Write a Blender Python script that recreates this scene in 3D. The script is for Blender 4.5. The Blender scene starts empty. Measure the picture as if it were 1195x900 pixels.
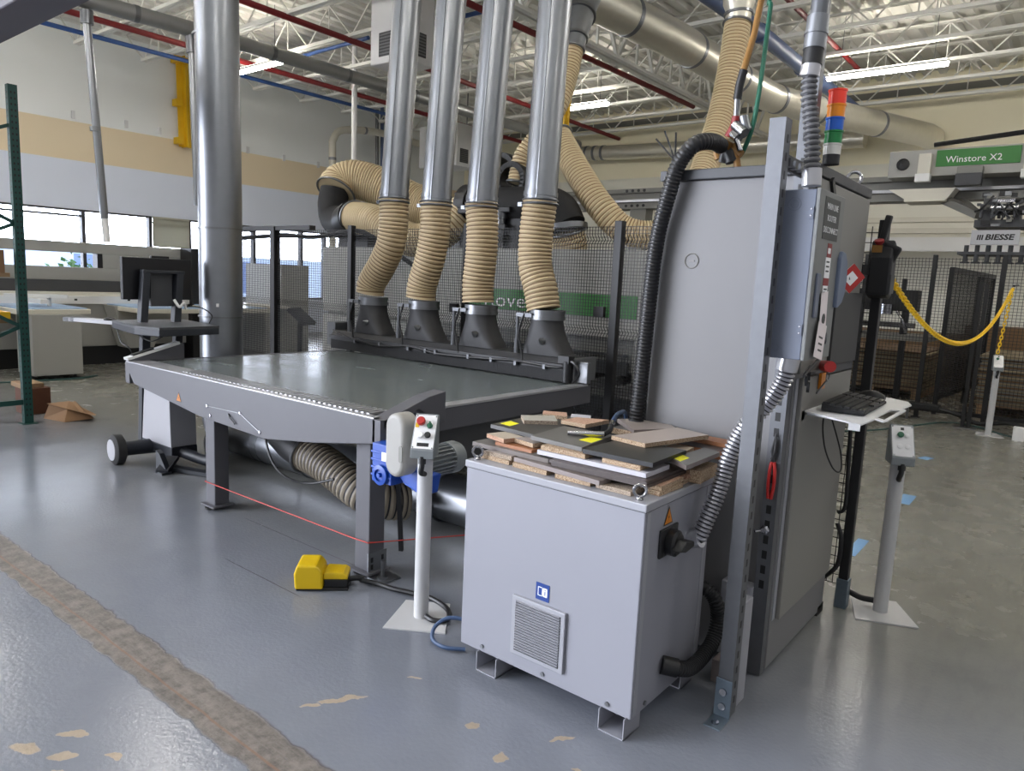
import bpy, bmesh, math, random
from mathutils import Vector, Matrix
random.seed(7)
SC = bpy.context.scene
COL = SC.collection
PI = math.pi

# ------------------------------------------------------------------ materials
def lin(v):
    v /= 255.0
    return v / 12.92 if v <= 0.04045 else ((v + 0.055) / 1.055) ** 2.4

def rgb(r, g, b):
    return (lin(r), lin(g), lin(b), 1.0)

MATS = {}
GAIN = 0.66          # the lamps are strong, so painted things are a good deal darker than the walls
KEEP = {'galv_mid', 'flex_metal', 'blind', 'hose_rib_w', 'hose_gap_w', 'galv_warm', 'white_beam', 'label_white', 'white_paint', 'cream_metal', 'machine_white', 'yellow_steel', 'machine_blue', 'tape_blue', 'paper', 'yellow_chain', 'yellow_label', 'lamp_clear', 'lamp_green', 'lamp_blue', 'lamp_orange', 'black_gloss'}
def mat(name, col, rough=0.5, metal=0.0, var=0.0, scale=8.0, bump=0.0, bscale=60.0, emit=None, estr=0.0, spec=None, alpha=None, stretch=None, rvar=0.0):
    m = bpy.data.materials.new(name); m.use_nodes = True
    nt = m.node_tree; N = nt.nodes; L = nt.links
    b = N['Principled BSDF']
    g = 1.0 if (name in KEEP or emit) else GAIN
    c = tuple(x * g for x in rgb(*col)[:3]) + (1,)
    b.inputs['Base Color'].default_value = c
    b.inputs['Roughness'].default_value = rough
    b.inputs['Metallic'].default_value = metal
    if spec is not None: b.inputs['Specular IOR Level'].default_value = spec
    if emit:
        b.inputs['Emission Color'].default_value = rgb(*emit); b.inputs['Emission Strength'].default_value = estr
    if var > 0 or bump > 0 or rvar > 0:
        tc = N.new('ShaderNodeTexCoord'); mp = N.new('ShaderNodeMapping')
        L.new(tc.outputs['Object'], mp.inputs['Vector'])
        if stretch: mp.inputs['Scale'].default_value = stretch
        nz = N.new('ShaderNodeTexNoise'); nz.inputs['Scale'].default_value = scale; nz.inputs['Detail'].default_value = 5
        L.new(mp.outputs['Vector'], nz.inputs['Vector'])
        if var > 0:
            mx = N.new('ShaderNodeMix'); mx.data_type = 'RGBA'
            mx.inputs['A'].default_value = tuple(max(0, x * (1 - var)) for x in c[:3]) + (1,)
            mx.inputs['B'].default_value = tuple(min(1, x * (1 + var)) for x in c[:3]) + (1,)
            L.new(nz.outputs['Fac'], mx.inputs['Factor']); L.new(mx.outputs['Result'], b.inputs['Base Color'])
        if rvar > 0:
            mr = N.new('ShaderNodeMapRange'); mr.inputs['To Min'].default_value = max(0, rough - rvar); mr.inputs['To Max'].default_value = min(1, rough + rvar)
            L.new(nz.outputs['Fac'], mr.inputs['Value']); L.new(mr.outputs['Result'], b.inputs['Roughness'])
        if bump > 0:
            n2 = N.new('ShaderNodeTexNoise'); n2.inputs['Scale'].default_value = bscale
            L.new(mp.outputs['Vector'], n2.inputs['Vector'])
            bp = N.new('ShaderNodeBump'); bp.inputs['Strength'].default_value = bump; bp.inputs['Distance'].default_value = 0.02
            L.new(n2.outputs['Fac'], bp.inputs['Height']); L.new(bp.outputs['Normal'], b.inputs['Normal'])
    MATS[name] = m
    return m

M = {}
def mk(key, *a, **k): M[key] = mat(key, *a, **k)
mk('cab_white', (164, 165, 174), 0.42, var=0.03, scale=3)
mk('cab_white_lid', (176, 177, 184), 0.42)
mk('cab_grey', (136, 135, 136), 0.5, var=0.03, scale=2)
mk('cab_door', (150, 148, 142), 0.5, var=0.03, scale=2)
mk('cab_dark', (70, 72, 76), 0.5)
mk('plate_dark', (62, 62, 62), 0.55)
mk('table_grey', (100, 100, 106), 0.5, var=0.04, scale=4)
mk('table_dark', (78, 79, 82), 0.5, var=0.05)
mk('alu', (205, 206, 210), 0.35, 0.6)
mk('belt', (112, 120, 120), 0.24, var=0.18, scale=1.4, stretch=(1, 3.0, 1), rvar=0.1)
mk('steel', (150, 152, 155), 0.35, 0.9)
mk('chrome', (200, 200, 204), 0.2, 1.0)
mk('galv', (160, 163, 168), 0.36, 0.85, var=0.08, scale=14, rvar=0.06)
mk('galv_warm', (214, 210, 196), 0.34, 0.7, var=0.08, scale=9, rvar=0.06)
mk('galv_mid', (150, 151, 150), 0.36, 0.7, var=0.08, scale=9)
mk('galv_dark', (130, 133, 138), 0.38, 0.85, var=0.1, scale=9)
mk('strut_zinc', (122, 124, 128), 0.45, 0.55, var=0.1, scale=30)
mk('zinc_blue', (130, 145, 158), 0.45, 0.6, var=0.15, scale=30)
mk('black', (26, 26, 28), 0.5)
mk('black_soft', (34, 34, 36), 0.75, var=0.1)
mk('black_gloss', (14, 14, 16), 0.3)
mk('hood_black', (30, 30, 32), 0.5, var=0.25, scale=12)
mk('funnel', (58, 58, 60), 0.55, var=0.3, scale=9)
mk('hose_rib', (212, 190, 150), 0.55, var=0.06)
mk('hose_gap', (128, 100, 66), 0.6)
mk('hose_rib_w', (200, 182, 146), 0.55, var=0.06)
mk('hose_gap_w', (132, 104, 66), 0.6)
mk('hose_dark', (178, 166, 146), 0.6, var=0.1)
mk('flex_metal', (196, 196, 200), 0.32, 0.85)
mk('flex_gap', (70, 70, 74), 0.5, 0.6)
mk('flex_grey', (122, 122, 124), 0.55)
mk('box_blue', (122, 130, 148), 0.5, var=0.03)
mk('box_door', (138, 140, 138), 0.5)
mk('lever_blue', (118, 132, 156), 0.5)
mk('white_paint', (216, 216, 216), 0.45, var=0.03)
mk('stand_white', (222, 222, 222), 0.42, var=0.03)
mk('white_beam', (222, 221, 214), 0.6)
mk('cream_metal', (206, 202, 188), 0.5)
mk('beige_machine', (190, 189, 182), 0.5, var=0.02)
mk('beige_dark', (150, 149, 142), 0.5)  # darker beige of beams, rails, trim and small fittings
mk('machine_blue', (150, 180, 214), 0.3)
mk('machine_white', (222, 222, 220), 0.45)
mk('guard_beige', (186, 184, 178), 0.5)
mk('motor_blue', (26, 84, 190), 0.4, var=0.08)
mk('motor_grey', (150, 156, 158), 0.45)
mk('green', (44, 138, 44), 0.45)
mk('red', (206, 40, 34), 0.4)
mk('red_dark', (150, 26, 30), 0.5)
mk('pipe_red', (140, 30, 34), 0.5)
mk('pipe_blue', (52, 92, 160), 0.5)
mk('pipe_blue_grey', (104, 124, 168), 0.45)
mk('yellow', (255, 214, 16), 0.4)
mk('yellow_chain', (240, 196, 24), 0.45)
mk('yellow_steel', (226, 180, 20), 0.5, var=0.06)
mk('yellow_label', (232, 226, 20), 0.5)
mk('orange', (232, 140, 20), 0.4)
mk('cable_green', (18, 110, 84), 0.5)
mk('cable_teal', (40, 92, 88), 0.6)
mk('cable_brown', (158, 112, 44), 0.5)
mk('cable_blue', (58, 84, 122), 0.5)
mk('tape_blue', (120, 164, 206), 0.6)
mk('knob_green', (12, 110, 74), 0.4)
mk('lamp_red', (214, 60, 42), 0.3, emit=(200, 40, 20), estr=0.15)
mk('lamp_orange', (236, 140, 20), 0.3)
mk('lamp_blue', (30, 92, 190), 0.3)
mk('lamp_green', (20, 120, 60), 0.3)
mk('lamp_clear', (206, 204, 196), 0.3)
mk('paper', (224, 214, 214), 0.8)
mk('label_white', (232, 232, 232), 0.6)
mk('label_black', (16, 16, 16), 0.5)
mk('label_blue', (20, 66, 150), 0.5)
mk('sign_grey', (62, 64, 62), 0.5)
mk('rack_green', (22, 82, 74), 0.5, var=0.12, scale=10)
mk('wood', (176, 142, 104), 0.7, var=0.2, scale=3, stretch=(1, 8, 8))
mk('cardboard', (170, 130, 92), 0.8, var=0.08)
mk('wood_dark', (112, 66, 42), 0.7, var=0.2)
mk('string_red', (206, 60, 50), 0.6)
mk('overhead', (104, 100, 108), 0.6)
mk('fixture_light', (255, 250, 245), 0.5, emit=(255, 250, 243), estr=42.0)
mk('deck_fill_glow', (255, 250, 245), 0.5, emit=(255, 247, 232), estr=30.0)  # glow added on top of each fixture to brighten the deck
mk('joint', (90, 86, 80), 0.8)
mk('rubber', (52, 52, 52), 0.8)
mk('screen', (20, 21, 26), 0.35)
mk('leaf', (90, 140, 80), 0.8, var=0.4, scale=5)
mk('facade_glow', (150, 172, 206), 0.8, emit=(180, 198, 230), estr=1.3)  # outdoor daylight on the building put in as emission
mk('facade_dark_glow', (84, 104, 150), 0.6, emit=(130, 152, 205), estr=1.0)  # window strips also glow in place of daylight
mk('blind', (172, 170, 156), 0.7)
mk('mullion', (62, 60, 66), 0.5)
mk('stack_board', (176, 158, 124), 0.7, var=0.12)
mk('stack_board_b', (150, 146, 136), 0.6, var=0.1)
mk('stack_board_c', (128, 98, 64), 0.7, var=0.15)

def chip_mat(name, base, dark):
    m = bpy.data.materials.new(name); m.use_nodes = True; nt = m.node_tree; N = nt.nodes; L = nt.links; b = N['Principled BSDF']
    tc = N.new('ShaderNodeTexCoord'); nz = N.new('ShaderNodeTexNoise'); nz.inputs['Scale'].default_value = 260; nz.inputs['Detail'].default_value = 3
    L.new(tc.outputs['Object'], nz.inputs['Vector'])
    r = N.new('ShaderNodeValToRGB'); r.color_ramp.elements[0].position = 0.36; r.color_ramp.elements[1].position = 0.6
    r.color_ramp.elements[0].color = tuple(x * .72 for x in rgb(*dark)[:3]) + (1,); r.color_ramp.elements[1].color = tuple(x * .72 for x in rgb(*base)[:3]) + (1,)
    L.new(nz.outputs['Fac'], r.inputs['Fac']); L.new(r.outputs['Color'], b.inputs['Base Color']); b.inputs['Roughness'].default_value = 0.85
    M[name] = m
chip_mat('chip', (214, 190, 160), (132, 100, 70))
chip_mat('chip_grey', (196, 180, 160), (120, 100, 84))
chip_mat('chip_pink', (214, 176, 150), (166, 122, 96))
def lam(key, c, r=0.45): mk(key, c, r, var=0.08, scale=30, stretch=(1, 6, 6))
lam('lam_beige', (198, 184, 174)); lam('lam_grey', (118, 116, 112)); lam('lam_dark', (70, 69, 66)); lam('lam_black', (62, 62, 58))
lam('lam_blackedge', (24, 24, 28)); lam('lam_white', (222, 220, 228)); lam('lam_brown', (78, 66, 62)); lam('lam_greybrown', (122, 112, 106))
lam('lam_pinkgrey', (176, 164, 156)); lam('lam_cream', (214, 198, 176)); lam('lam_orange', (182, 122, 82)); lam('lam_pale', (196, 192, 180)); lam('lam_edge', (150, 138, 134))

# ------------------------------------------------------------------ mesh building
ORG = {}          # world origin used by a thing's parts while building
class MB:
    def __init__(s): s.v = []; s.f = []; s.m = []; s.mi = 0
    def add(s, vs, fs, mi=None):
        n = len(s.v); s.v += [tuple(v) for v in vs]
        for f in fs: s.f.append([i + n for i in f]); s.m.append(s.mi if mi is None else mi)
        return s
    def box(s, x0, x1, y0, y1, z0, z1):
        vs = [(x0, y0, z0), (x1, y0, z0), (x1, y1, z0), (x0, y1, z0), (x0, y0, z1), (x1, y0, z1), (x1, y1, z1), (x0, y1, z1)]
        return s.add(vs, [(3, 2, 1, 0), (4, 5, 6, 7), (0, 1, 5, 4), (1, 2, 6, 5), (2, 3, 7, 6), (3, 0, 4, 7)])
    def cbox(s, c, size, R=None):
        h = [x / 2 for x in size]; vs = []
        for z in (-1, 1):
            for x, y in ((-1, -1), (1, -1), (1, 1), (-1, 1)):
                p = Vector((x * h[0], y * h[1], z * h[2]))
                if R is not None: p = R @ p
                vs.append(p + Vector(c))
        return s.add(vs, [(3, 2, 1, 0), (4, 5, 6, 7), (0, 1, 5, 4), (1, 2, 6, 5), (2, 3, 7, 6), (3, 0, 4, 7)])
    def bar(s, p, q, w, h=None, up=(0, 0, 1), caps=True):
        p, q = Vector(p), Vector(q); h = h or w
        d = (q - p).normalized(); u = Vector(up)
        if abs(d.dot(u)) > 0.98: u = Vector((0, 1, 0))
        a = d.cross(u).normalized(); b = a.cross(d).normalized()
        vs = []
        for o in (p, q):
            for i, j in ((-1, -1), (1, -1), (1, 1), (-1, 1)): vs.append(o + a * i * w / 2 + b * j * h / 2)
        fs = [(0, 1, 5, 4), (1, 2, 6, 5), (2, 3, 7, 6), (3, 0, 4, 7)]
        if caps: fs += [(3, 2, 1, 0), (4, 5, 6, 7)]
        return s.add(vs, fs)
    def prism(s, poly, axis, lo, hi):
        def P(a, b, t):
            return {'x': (t, a, b), 'y': (a, t, b), 'z': (a, b, t)}[axis]
        n = len(poly); vs = [P(a, b, lo) for a, b in poly] + [P(a, b, hi) for a, b in poly]
        fs = [tuple(range(n))[::-1], tuple(range(n, 2 * n))] + [(i, (i + 1) % n, n + (i + 1) % n, n + i) for i in range(n)]
        if axis == 'y': fs = [f[::-1] for f in fs]
        return s.add(vs, fs)
    def rings(s, rs, caps=True, closed=False, mis=None):
        n = len(rs[0]); base = len(s.v)
        for r in rs: s.v += [tuple(v) for v in r]
        k = len(rs)
        for i in range(k if closed else k - 1):
            a = base + i * n; b = base + ((i + 1) % k) * n
            for j in range(n):
                s.f.append([a + j, a + (j + 1) % n, b + (j + 1) % n, b + j]); s.m.append(s.mi if mis is None else mis[i])
        if caps and not closed:
            s.f.append([base + j for j in range(n)][::-1]); s.m.append(s.mi if mis is None else mis[0])
            s.f.append([base + (k - 1) * n + j for j in range(n)]); s.m.append(s.mi if mis is None else mis[-1])
        return s
    def tube(s, pts, r, seg=12, caps=True, closed=False, mis=None):
        pts = [Vector(p) for p in pts]; n = len(pts)
        rad = r if isinstance(r, (list, tuple)) else [r] * n
        T = []
        for i in range(n):
            a = pts[(i - 1) % n] if (closed or i > 0) else pts[i]; b = pts[(i + 1) % n] if (closed or i < n - 1) else pts[i]
            T.append((b - a).normalized())
        u = T[0].cross(Vector((0, 0, 1)))
        if u.length < 1e-3: u = T[0].cross(Vector((1, 0, 0)))
        u.normalize(); rs = []
        for i in range(n):
            u = (u - T[i] * u.dot(T[i])).normalized(); w = T[i].cross(u)
            rs.append([pts[i] + (u * math.cos(2 * PI * j / seg) + w * math.sin(2 * PI * j / seg)) * rad[i] for j in range(seg)])
        return s.rings(rs, caps, closed, mis)
    def ribbed(s, pts, r, pitch, amp, seg=20, duty=0.55):
        pts = resample(pts, pitch / 4.0); n = len(pts); rad = []; mis = []
        for i in range(n):
            ph = i % 4
            rad.append(r if ph in (0, 1) else r - amp)
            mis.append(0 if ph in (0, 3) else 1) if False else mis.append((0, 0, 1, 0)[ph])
        return s.tube(pts, rad, seg, True, False, mis)
    def cyl(s, p, q, r, seg=16, r2=None):
        return s.tube([p, q], [r, r if r2 is None else r2], seg)
    def torus(s, c, R, r, axis=(0, 0, 1), seg=20, rs=8, stretch=None, a0=0, a1=2 * PI):
        ax = Vector(axis).normalized(); u = ax.cross(Vector((0, 0, 1)))
        if u.length < 1e-3: u = Vector((1, 0, 0))
        u.normalize(); w = ax.cross(u); c = Vector(c); full = abs(a1 - a0 - 2 * PI) < 1e-6
        n = seg if full else seg + 1
        pts = [c + u * math.cos(a0 + (a1 - a0) * i / seg) * R + w * math.sin(a0 + (a1 - a0) * i / seg) * R for i in range(n)]
        return s.tube(pts, r, rs, not full, full)
    def lathe(s, prof, c, axis=(0, 0, 1), seg=20):
        ax = Vector(axis).normalized(); u = ax.cross(Vector((0, 0, 1)))
        if u.length < 1e-3: u = Vector((1, 0, 0))
        u.normalize(); w = ax.cross(u); c = Vector(c)
        rs = [[c + ax * z + (u * math.cos(2 * PI * j / seg) + w * math.sin(2 * PI * j / seg)) * max(r, 1e-4) for j in range(seg)] for r, z in prof]
        return s.rings(rs)
    def slab(s, corners, t):
        """corners = four top corners, t = thickness down"""
        n = len(corners); top = [Vector(c) for c in corners]
        vs = top + [c - Vector((0, 0, t)) for c in top]
        return s.add(vs, [tuple(range(n)), tuple(range(n, 2 * n))[::-1]] + [((i + 1) % n, i, n + i, n + (i + 1) % n) for i in range(n)])
    def build(s, name, mats, parent=None, org=None, bevel=0.0, smooth=35, seg=2):
        if not isinstance(mats, (list, tuple)): mats = [mats]
        mats = [M[x] if isinstance(x, str) else x for x in mats]
        if parent is not None: T = ORG[parent]
        elif org is not None: T = Vector(org)
        else:
            xs = [v[0] for v in s.v]; ys = [v[1] for v in s.v]; zs = [v[2] for v in s.v]
            T = Vector(((min(xs) + max(xs)) / 2, (min(ys) + max(ys)) / 2, min(zs)))
        me = bpy.data.meshes.new(name)
        me.from_pydata([tuple(Vector(v) - T) for v in s.v], [], s.f)
        for x in mats: me.materials.append(x)
        for p, mi in zip(me.polygons, s.m): p.material_index = min(mi, len(mats) - 1)
        bm = bmesh.new(); bm.from_mesh(me); bmesh.ops.recalc_face_normals(bm, faces=bm.faces); bm.to_mesh(me); bm.free()
        if smooth:
            me.polygons.foreach_set('use_smooth', [True] * len(me.polygons)); me.set_sharp_from_angle(angle=math.radians(smooth))
        o = bpy.data.objects.new(name, me); COL.objects.link(o)
        if parent is not None: o.parent = parent
        else: o.location = T
        ORG[o] = T
        if bevel > 0:
            b = o.modifiers.new('bevel', 'BEVEL'); b.width = bevel; b.segments = seg; b.limit_method = 'ANGLE'; b.angle_limit = math.radians(40)
        return o

def resample(pts, step):
    pts = [Vector(p) for p in pts]; d = [0]
    for a, b in zip(pts, pts[1:]): d.append(d[-1] + (b - a).length)
    n = max(2, int(round(d[-1] / step))); out = []; k = 0
    for i in range(n + 1):
        t = d[-1] * i / n
        while k < len(pts) - 2 and d[k + 1] < t: k += 1
        f = (t - d[k]) / max(1e-9, d[k + 1] - d[k]); out.append(pts[k].lerp(pts[k + 1], min(1, max(0, f))))
    return out

def spl(pts, n=10):
    P = [Vector(p) for p in pts]; P = [P[0] * 2 - P[1]] + P + [P[-1] * 2 - P[-2]]; out = []
    for i in range(1, len(P) - 2):
        for k in range(n):
            t = k / n
            out.append(0.5 * ((2 * P[i]) + (P[i + 1] - P[i - 1]) * t + (2 * P[i - 1] - 5 * P[i] + 4 * P[i + 1] - P[i + 2]) * t * t + (3 * P[i] - P[i - 1] - 3 * P[i + 1] + P[i + 2]) * t ** 3))
    out.append(P[-2]); return out

def thing(name, label, cat, loc=(0, 0, 0), group=None):
    o = bpy.data.objects.new(name, None); COL.objects.link(o); o.location = loc; o.empty_display_size = 0.05
    ORG[o] = Vector(loc); o['label'] = label; o['category'] = cat
    if group: o['group'] = group
    return o

def tag(o, label, cat, group=None, kind=None):
    o['label'] = label; o['category'] = cat
    if group: o['group'] = group
    if kind: o['kind'] = kind
    return o

def struct(o):
    o['kind'] = 'structure'; return o

def dup(root, loc, rotz=None, label=None, group=None):
    r = root.copy(); COL.objects.link(r); r.location = loc
    if rotz is not None: r.rotation_euler = (0, 0, rotz)
    if label: r['label'] = label
    if group: r['group'] = group
    def rec(src, dst):
        for ch in list(src.children):
            c = ch.copy(); COL.objects.link(c); c.parent = dst; rec(ch, c)
    rec(root, r); return r

def text(name, body, size, m, parent, loc, xdir, ydir, ext=0.0008, align='CENTER', sx=1.0, shear=0.0, off=0.0):
    cu = bpy.data.curves.new(name, 'FONT'); cu.body = body; cu.size = size; cu.extrude = ext; cu.align_x = align; cu.align_y = 'CENTER'; cu.shear = shear; cu.offset = off
    cu.resolution_u = 2
    tmp = bpy.data.objects.new(name + '_tmp', cu); COL.objects.link(tmp)
    dg = bpy.context.evaluated_depsgraph_get(); me = bpy.data.meshes.new_from_object(tmp.evaluated_get(dg))
    bpy.data.objects.remove(tmp); bpy.data.curves.remove(cu)
    X = Vector(xdir).normalized(); Y = Vector(ydir).normalized(); Z = X.cross(Y); T = ORG[parent]
    for v in me.vertices:
        c = v.co.copy(); v.co = Vector(loc) - T + X * c.x * sx + Y * c.y + Z * c.z
    me.materials.clear(); me.materials.append(M[m]); me.name = name
    o = bpy.data.objects.new(name, me); COL.objects.link(o); o.parent = parent; ORG[o] = T
    return o

# ------------------------------------------------------------------ camera
F = 846.0
def camera():
    yaw, pitch, roll = -.671464, .143794, -.0457210
    f = Vector((math.sin(yaw) * math.cos(pitch), math.cos(yaw) * math.cos(pitch), -math.sin(pitch)))
    r = Vector((math.cos(yaw), -math.sin(yaw), 0)); d = f.cross(r)
    c, s = math.cos(roll), math.sin(roll)
    R = r * c + d * s; D = d * c - r * s
    m = Matrix((R, -D, -f)).transposed().to_4x4(); m.translation = (0, 0, 1.65)
    cd = bpy.data.cameras.new('camera'); cd.sensor_width = 36; cd.lens = F / 1195 * 36; cd.clip_end = 200; cd.clip_start = 0.05
    o = bpy.data.objects.new('camera', cd); COL.objects.link(o); o.matrix_world = m; SC.camera = o
camera()

# ------------------------------------------------------------------ node sugar
class NT:
    def __init__(s, name):
        s.m = bpy.data.materials.new(name); s.m.use_nodes = True; s.t = s.m.node_tree; s.b = s.t.nodes['Principled BSDF']; M[name] = s.m
        g = s.t.nodes.new('ShaderNodeNewGeometry'); s.pos = g.outputs['Position']
    def n(s, typ, ins=None, **kw):
        x = s.t.nodes.new(typ)
        for k, v in kw.items(): setattr(x, k, v)
        for k, v in (ins or {}).items():
            if hasattr(v, 'is_linked') or hasattr(v, 'node'): s.t.links.new(v, x.inputs[k])
            else: x.inputs[k].default_value = v
        return x
    def math(s, op, a, b=0.0, c=0.0):
        return s.n('ShaderNodeMath', {0: a, 1: b, 2: c}, operation=op).outputs[0]
    def noise(s, scale, detail=4, vec=None, rough=0.5):
        return s.n('ShaderNodeTexNoise', {'Vector': vec or s.pos, 'Scale': scale, 'Detail': detail, 'Roughness': rough}).outputs['Fac']
    def step(s, v, a, b):
        return s.n('ShaderNodeMapRange', {'Value': v, 'From Min': a, 'From Max': b}, interpolation_type='SMOOTHSTEP').outputs[0]
    def mix(s, f, a, b):
        x = s.n('ShaderNodeMix', data_type='RGBA')
        for k, v in (('Factor', f), ('A', a), ('B', b)):
            if hasattr(v, 'node'): s.t.links.new(v, x.inputs[k])
            else: x.inputs[k].default_value = v
        return x.outputs['Result']
    def set(s, k, v):
        if hasattr(v, 'node'): s.t.links.new(v, s.b.inputs[k])
        else: s.b.inputs[k].default_value = v

# ------------------------------------------------------------------ floor
def floor_material():
    t = NT('floor_paint'); sp = t.n('ShaderNodeSeparateXYZ', {0: t.pos}); x, y = sp.outputs[0], sp.outputs[1]
    big = t.noise(0.55, 3); mid = t.noise(3.2, 6, rough=0.65); fine = t.noise(22, 4)
    paint = t.mix(mid, rgb(108, 112, 121), rgb(122, 126, 134))
    conc = t.mix(t.noise(7.0, 7, None, 0.7), rgb(116, 115, 107), rgb(134, 133, 124))
    st = t.n('ShaderNodeMapping', {'Vector': t.pos, 'Scale': (6.0, 1.3, 1)}).outputs[0]
    streak = t.noise(2.4, 6, st, 0.7)
    conc = t.mix(t.math('MULTIPLY', t.step(streak, 0.4, 0.85), .4), conc, rgb(92, 91, 88))
    # paint gives way to bare ground concrete further back and to the right
    w = t.math('ADD', t.math('MULTIPLY', x, -0.06), y); w = t.math('ADD', w, t.math('MULTIPLY', t.math('SUBTRACT', big, 0.5), 1.6))
    far = t.step(w, 2.2, 4.6)
    col = t.mix(far, paint, conc)
    # worn strip along the old joint
    yy = t.math('SUBTRACT', y, t.math('MULTIPLY', t.math('ADD', x, 1.9), 0.004))
    edge = t.math('MULTIPLY', t.math('SUBTRACT', t.noise(9, 5), 0.5), 0.06)
    ye = t.math('ADD', yy, edge)
    strip = t.math('MULTIPLY', t.step(ye, 1.205, 1.222), t.math('SUBTRACT', 1.0, t.step(ye, 1.385, 1.40)))
    sm = t.n('ShaderNodeMapping', {'Vector': t.pos, 'Scale': (1.2, 14, 1)}).outputs[0]
    worn = t.mix(t.step(t.noise(14, 9, None, 0.72), .32, .68), rgb(78, 73, 68), rgb(124, 117, 110))
    worn = t.mix(t.math('MULTIPLY', t.step(t.noise(4, 6, sm, 0.7), .45, .7), .35), worn, rgb(136, 130, 124))
    crack = t.math('SUBTRACT', 1.0, t.step(t.math('ABSOLUTE', t.math('SUBTRACT', t.math('ADD', yy, t.math('MULTIPLY', edge, 0.25)), 1.275)), 0.002, 0.008))
    worn = t.mix(t.math('MULTIPLY', crack, 0.75), worn, rgb(122, 94, 76))
    col = t.mix(strip, col, worn)
    dirt = t.math('SUBTRACT', 1.0, t.step(t.math('ABSOLUTE', t.math('SUBTRACT', ye, 1.395)), 0.0, 0.012))
    col = t.mix(t.math('MULTIPLY', dirt, 0.6), col, rgb(70, 58, 48))
    # saw-cut joints
    for yj, xa, xb in ((2.105, -3.75, -2.95), (2.56, -4.3, -3.0)):
        a = t.math('SUBTRACT', 1.0, t.step(t.math('ABSOLUTE', t.math('SUBTRACT', y, yj)), 0.001, 0.005))
        a = t.math('MULTIPLY', a, t.math('MULTIPLY', t.step(x, xa, xa + .1), t.math('SUBTRACT', 1.0, t.step(x, xb - .1, xb))))
        col = t.mix(t.math('MULTIPLY', a, 0.7), col, rgb(64, 62, 64))
    # bare chips where the paint has come off
    nd = t.n('ShaderNodeTexNoise', {'Vector': t.pos, 'Scale': 16.0, 'Detail': 5.0}).outputs['Color']
    wp = t.n('ShaderNodeVectorMath', {0: t.pos, 1: t.n('ShaderNodeVectorMath', {0: nd, 1: (0.07, 0.07, 0)}, operation='MULTIPLY').outputs[0]}, operation='ADD').outputs[0]
    chips = None
    for (px, py, rx, ry, a) in ((-2.11, 1.68, .095, .016, .95), (-2.165, 1.57, .04, .014, 1.0), (-1.425, 1.83, .028, .026, 0), (-1.335, 2.06, .055, .012, .8), (-2.02, 1.985, .03, .01, .6),
                                (-2.62, .91, .05, .02, .6), (-2.52, .84, .055, .022, .9), (-2.65, .77, .06, .025, .5), (-2.44, .80, .03, .012, .3), (-1.18, 1.95, .03, .01, .3), (-2.40, .95, .03, .012, .3), (-1.62, 1.9, .02, .015, .2)):
        q = t.n('ShaderNodeVectorMath', {0: wp, 1: (px + .035, py + .035, 0)}, operation='SUBTRACT').outputs[0]
        q = t.n('ShaderNodeVectorRotate', {'Vector': q, 'Angle': -a}, rotation_type='Z_AXIS').outputs[0]
        q = t.n('ShaderNodeVectorMath', {0: q, 1: (1 / rx, 1 / ry, 0)}, operation='MULTIPLY').outputs[0]
        d = t.n('ShaderNodeVectorMath', {0: q}, operation='LENGTH').outputs['Value']
        e = t.math('SUBTRACT', 1.0, t.step(d, 0.85, 1.1)); chips = e if chips is None else t.math('MAXIMUM', chips, e)
    col = t.mix(chips, col, t.mix(fine, rgb(136, 122, 104), rgb(166, 152, 132)))
    # scuffs
    ss = t.n('ShaderNodeMapping', {'Vector': t.pos, 'Rotation': (0, 0, .6), 'Scale': (2, 26, 1)}).outputs[0]
    sc = t.step(t.noise(9, 2, ss), 0.70, 0.74)
    col = t.mix(t.math('MULTIPLY', sc, 0.22), col, rgb(150, 152, 158))
    t.set('Base Color', col)
    r = t.n('ShaderNodeMapRange', {'Value': mid, 'To Min': 0.10, 'To Max': 0.24}).outputs[0]
    r = t.math('ADD', r, t.math('MULTIPLY', t.math('MAXIMUM', strip, chips), 0.35))
    t.set('Roughness', t.math('ADD', r, t.math('MULTIPLY', far, 0.10)))
    bh = t.math('ADD', t.math('MULTIPLY', t.noise(55, 3), 0.5), t.math('MULTIPLY', mid, 0.6))
    bh = t.math('SUBTRACT', bh, t.math('MULTIPLY', strip, 0.6))
    t.set('Normal', t.n('ShaderNodeBump', {'Height': bh, 'Strength': 0.20, 'Distance': 0.012}).outputs[0])
floor_material()
struct(MB().box(-17, 4, -5, 18.2, -0.1, 0).build('floor', 'floor_paint', smooth=0))

# ------------------------------------------------------------------ walls
def wall_material():
    t = NT('wall_left_paint'); z = t.n('ShaderNodeSeparateXYZ', {0: t.pos}).outputs[2]; n = t.noise(0.8, 3)
    c = t.mix(t.step(z, 3.675, 3.685), rgb(222, 228, 242), rgb(232, 214, 182))
    c = t.mix(t.step(z, 4.445, 4.455), c, rgb(240, 242, 240))
    c = t.mix(t.math('MULTIPLY', n, 0.08), c, rgb(150, 150, 150))
    t.set('Base Color', c); t.set('Roughness', 0.8)
    t = NT('wall_back_paint_shade'); sp = t.n('ShaderNodeSeparateXYZ', {0: t.pos}); n = t.noise(0.6, 3)
    c = t.mix(t.step(sp.outputs[2], 4.55, 4.6), rgb(226, 224, 212), rgb(240, 233, 206))  # cream paint; the greyer lower band is shade put into the colour
    c = t.mix(t.math('MULTIPLY', n, 0.1), c, rgb(170, 160, 130)); t.set('Base Color', c); t.set('Roughness', 0.8)
wall_material()
XW, YB, ZC = -16.7, 18.0, 6.35
WY0, WY1, WZ0, WZ1 = 2.2, 13.4, 0.9, 2.70
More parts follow.
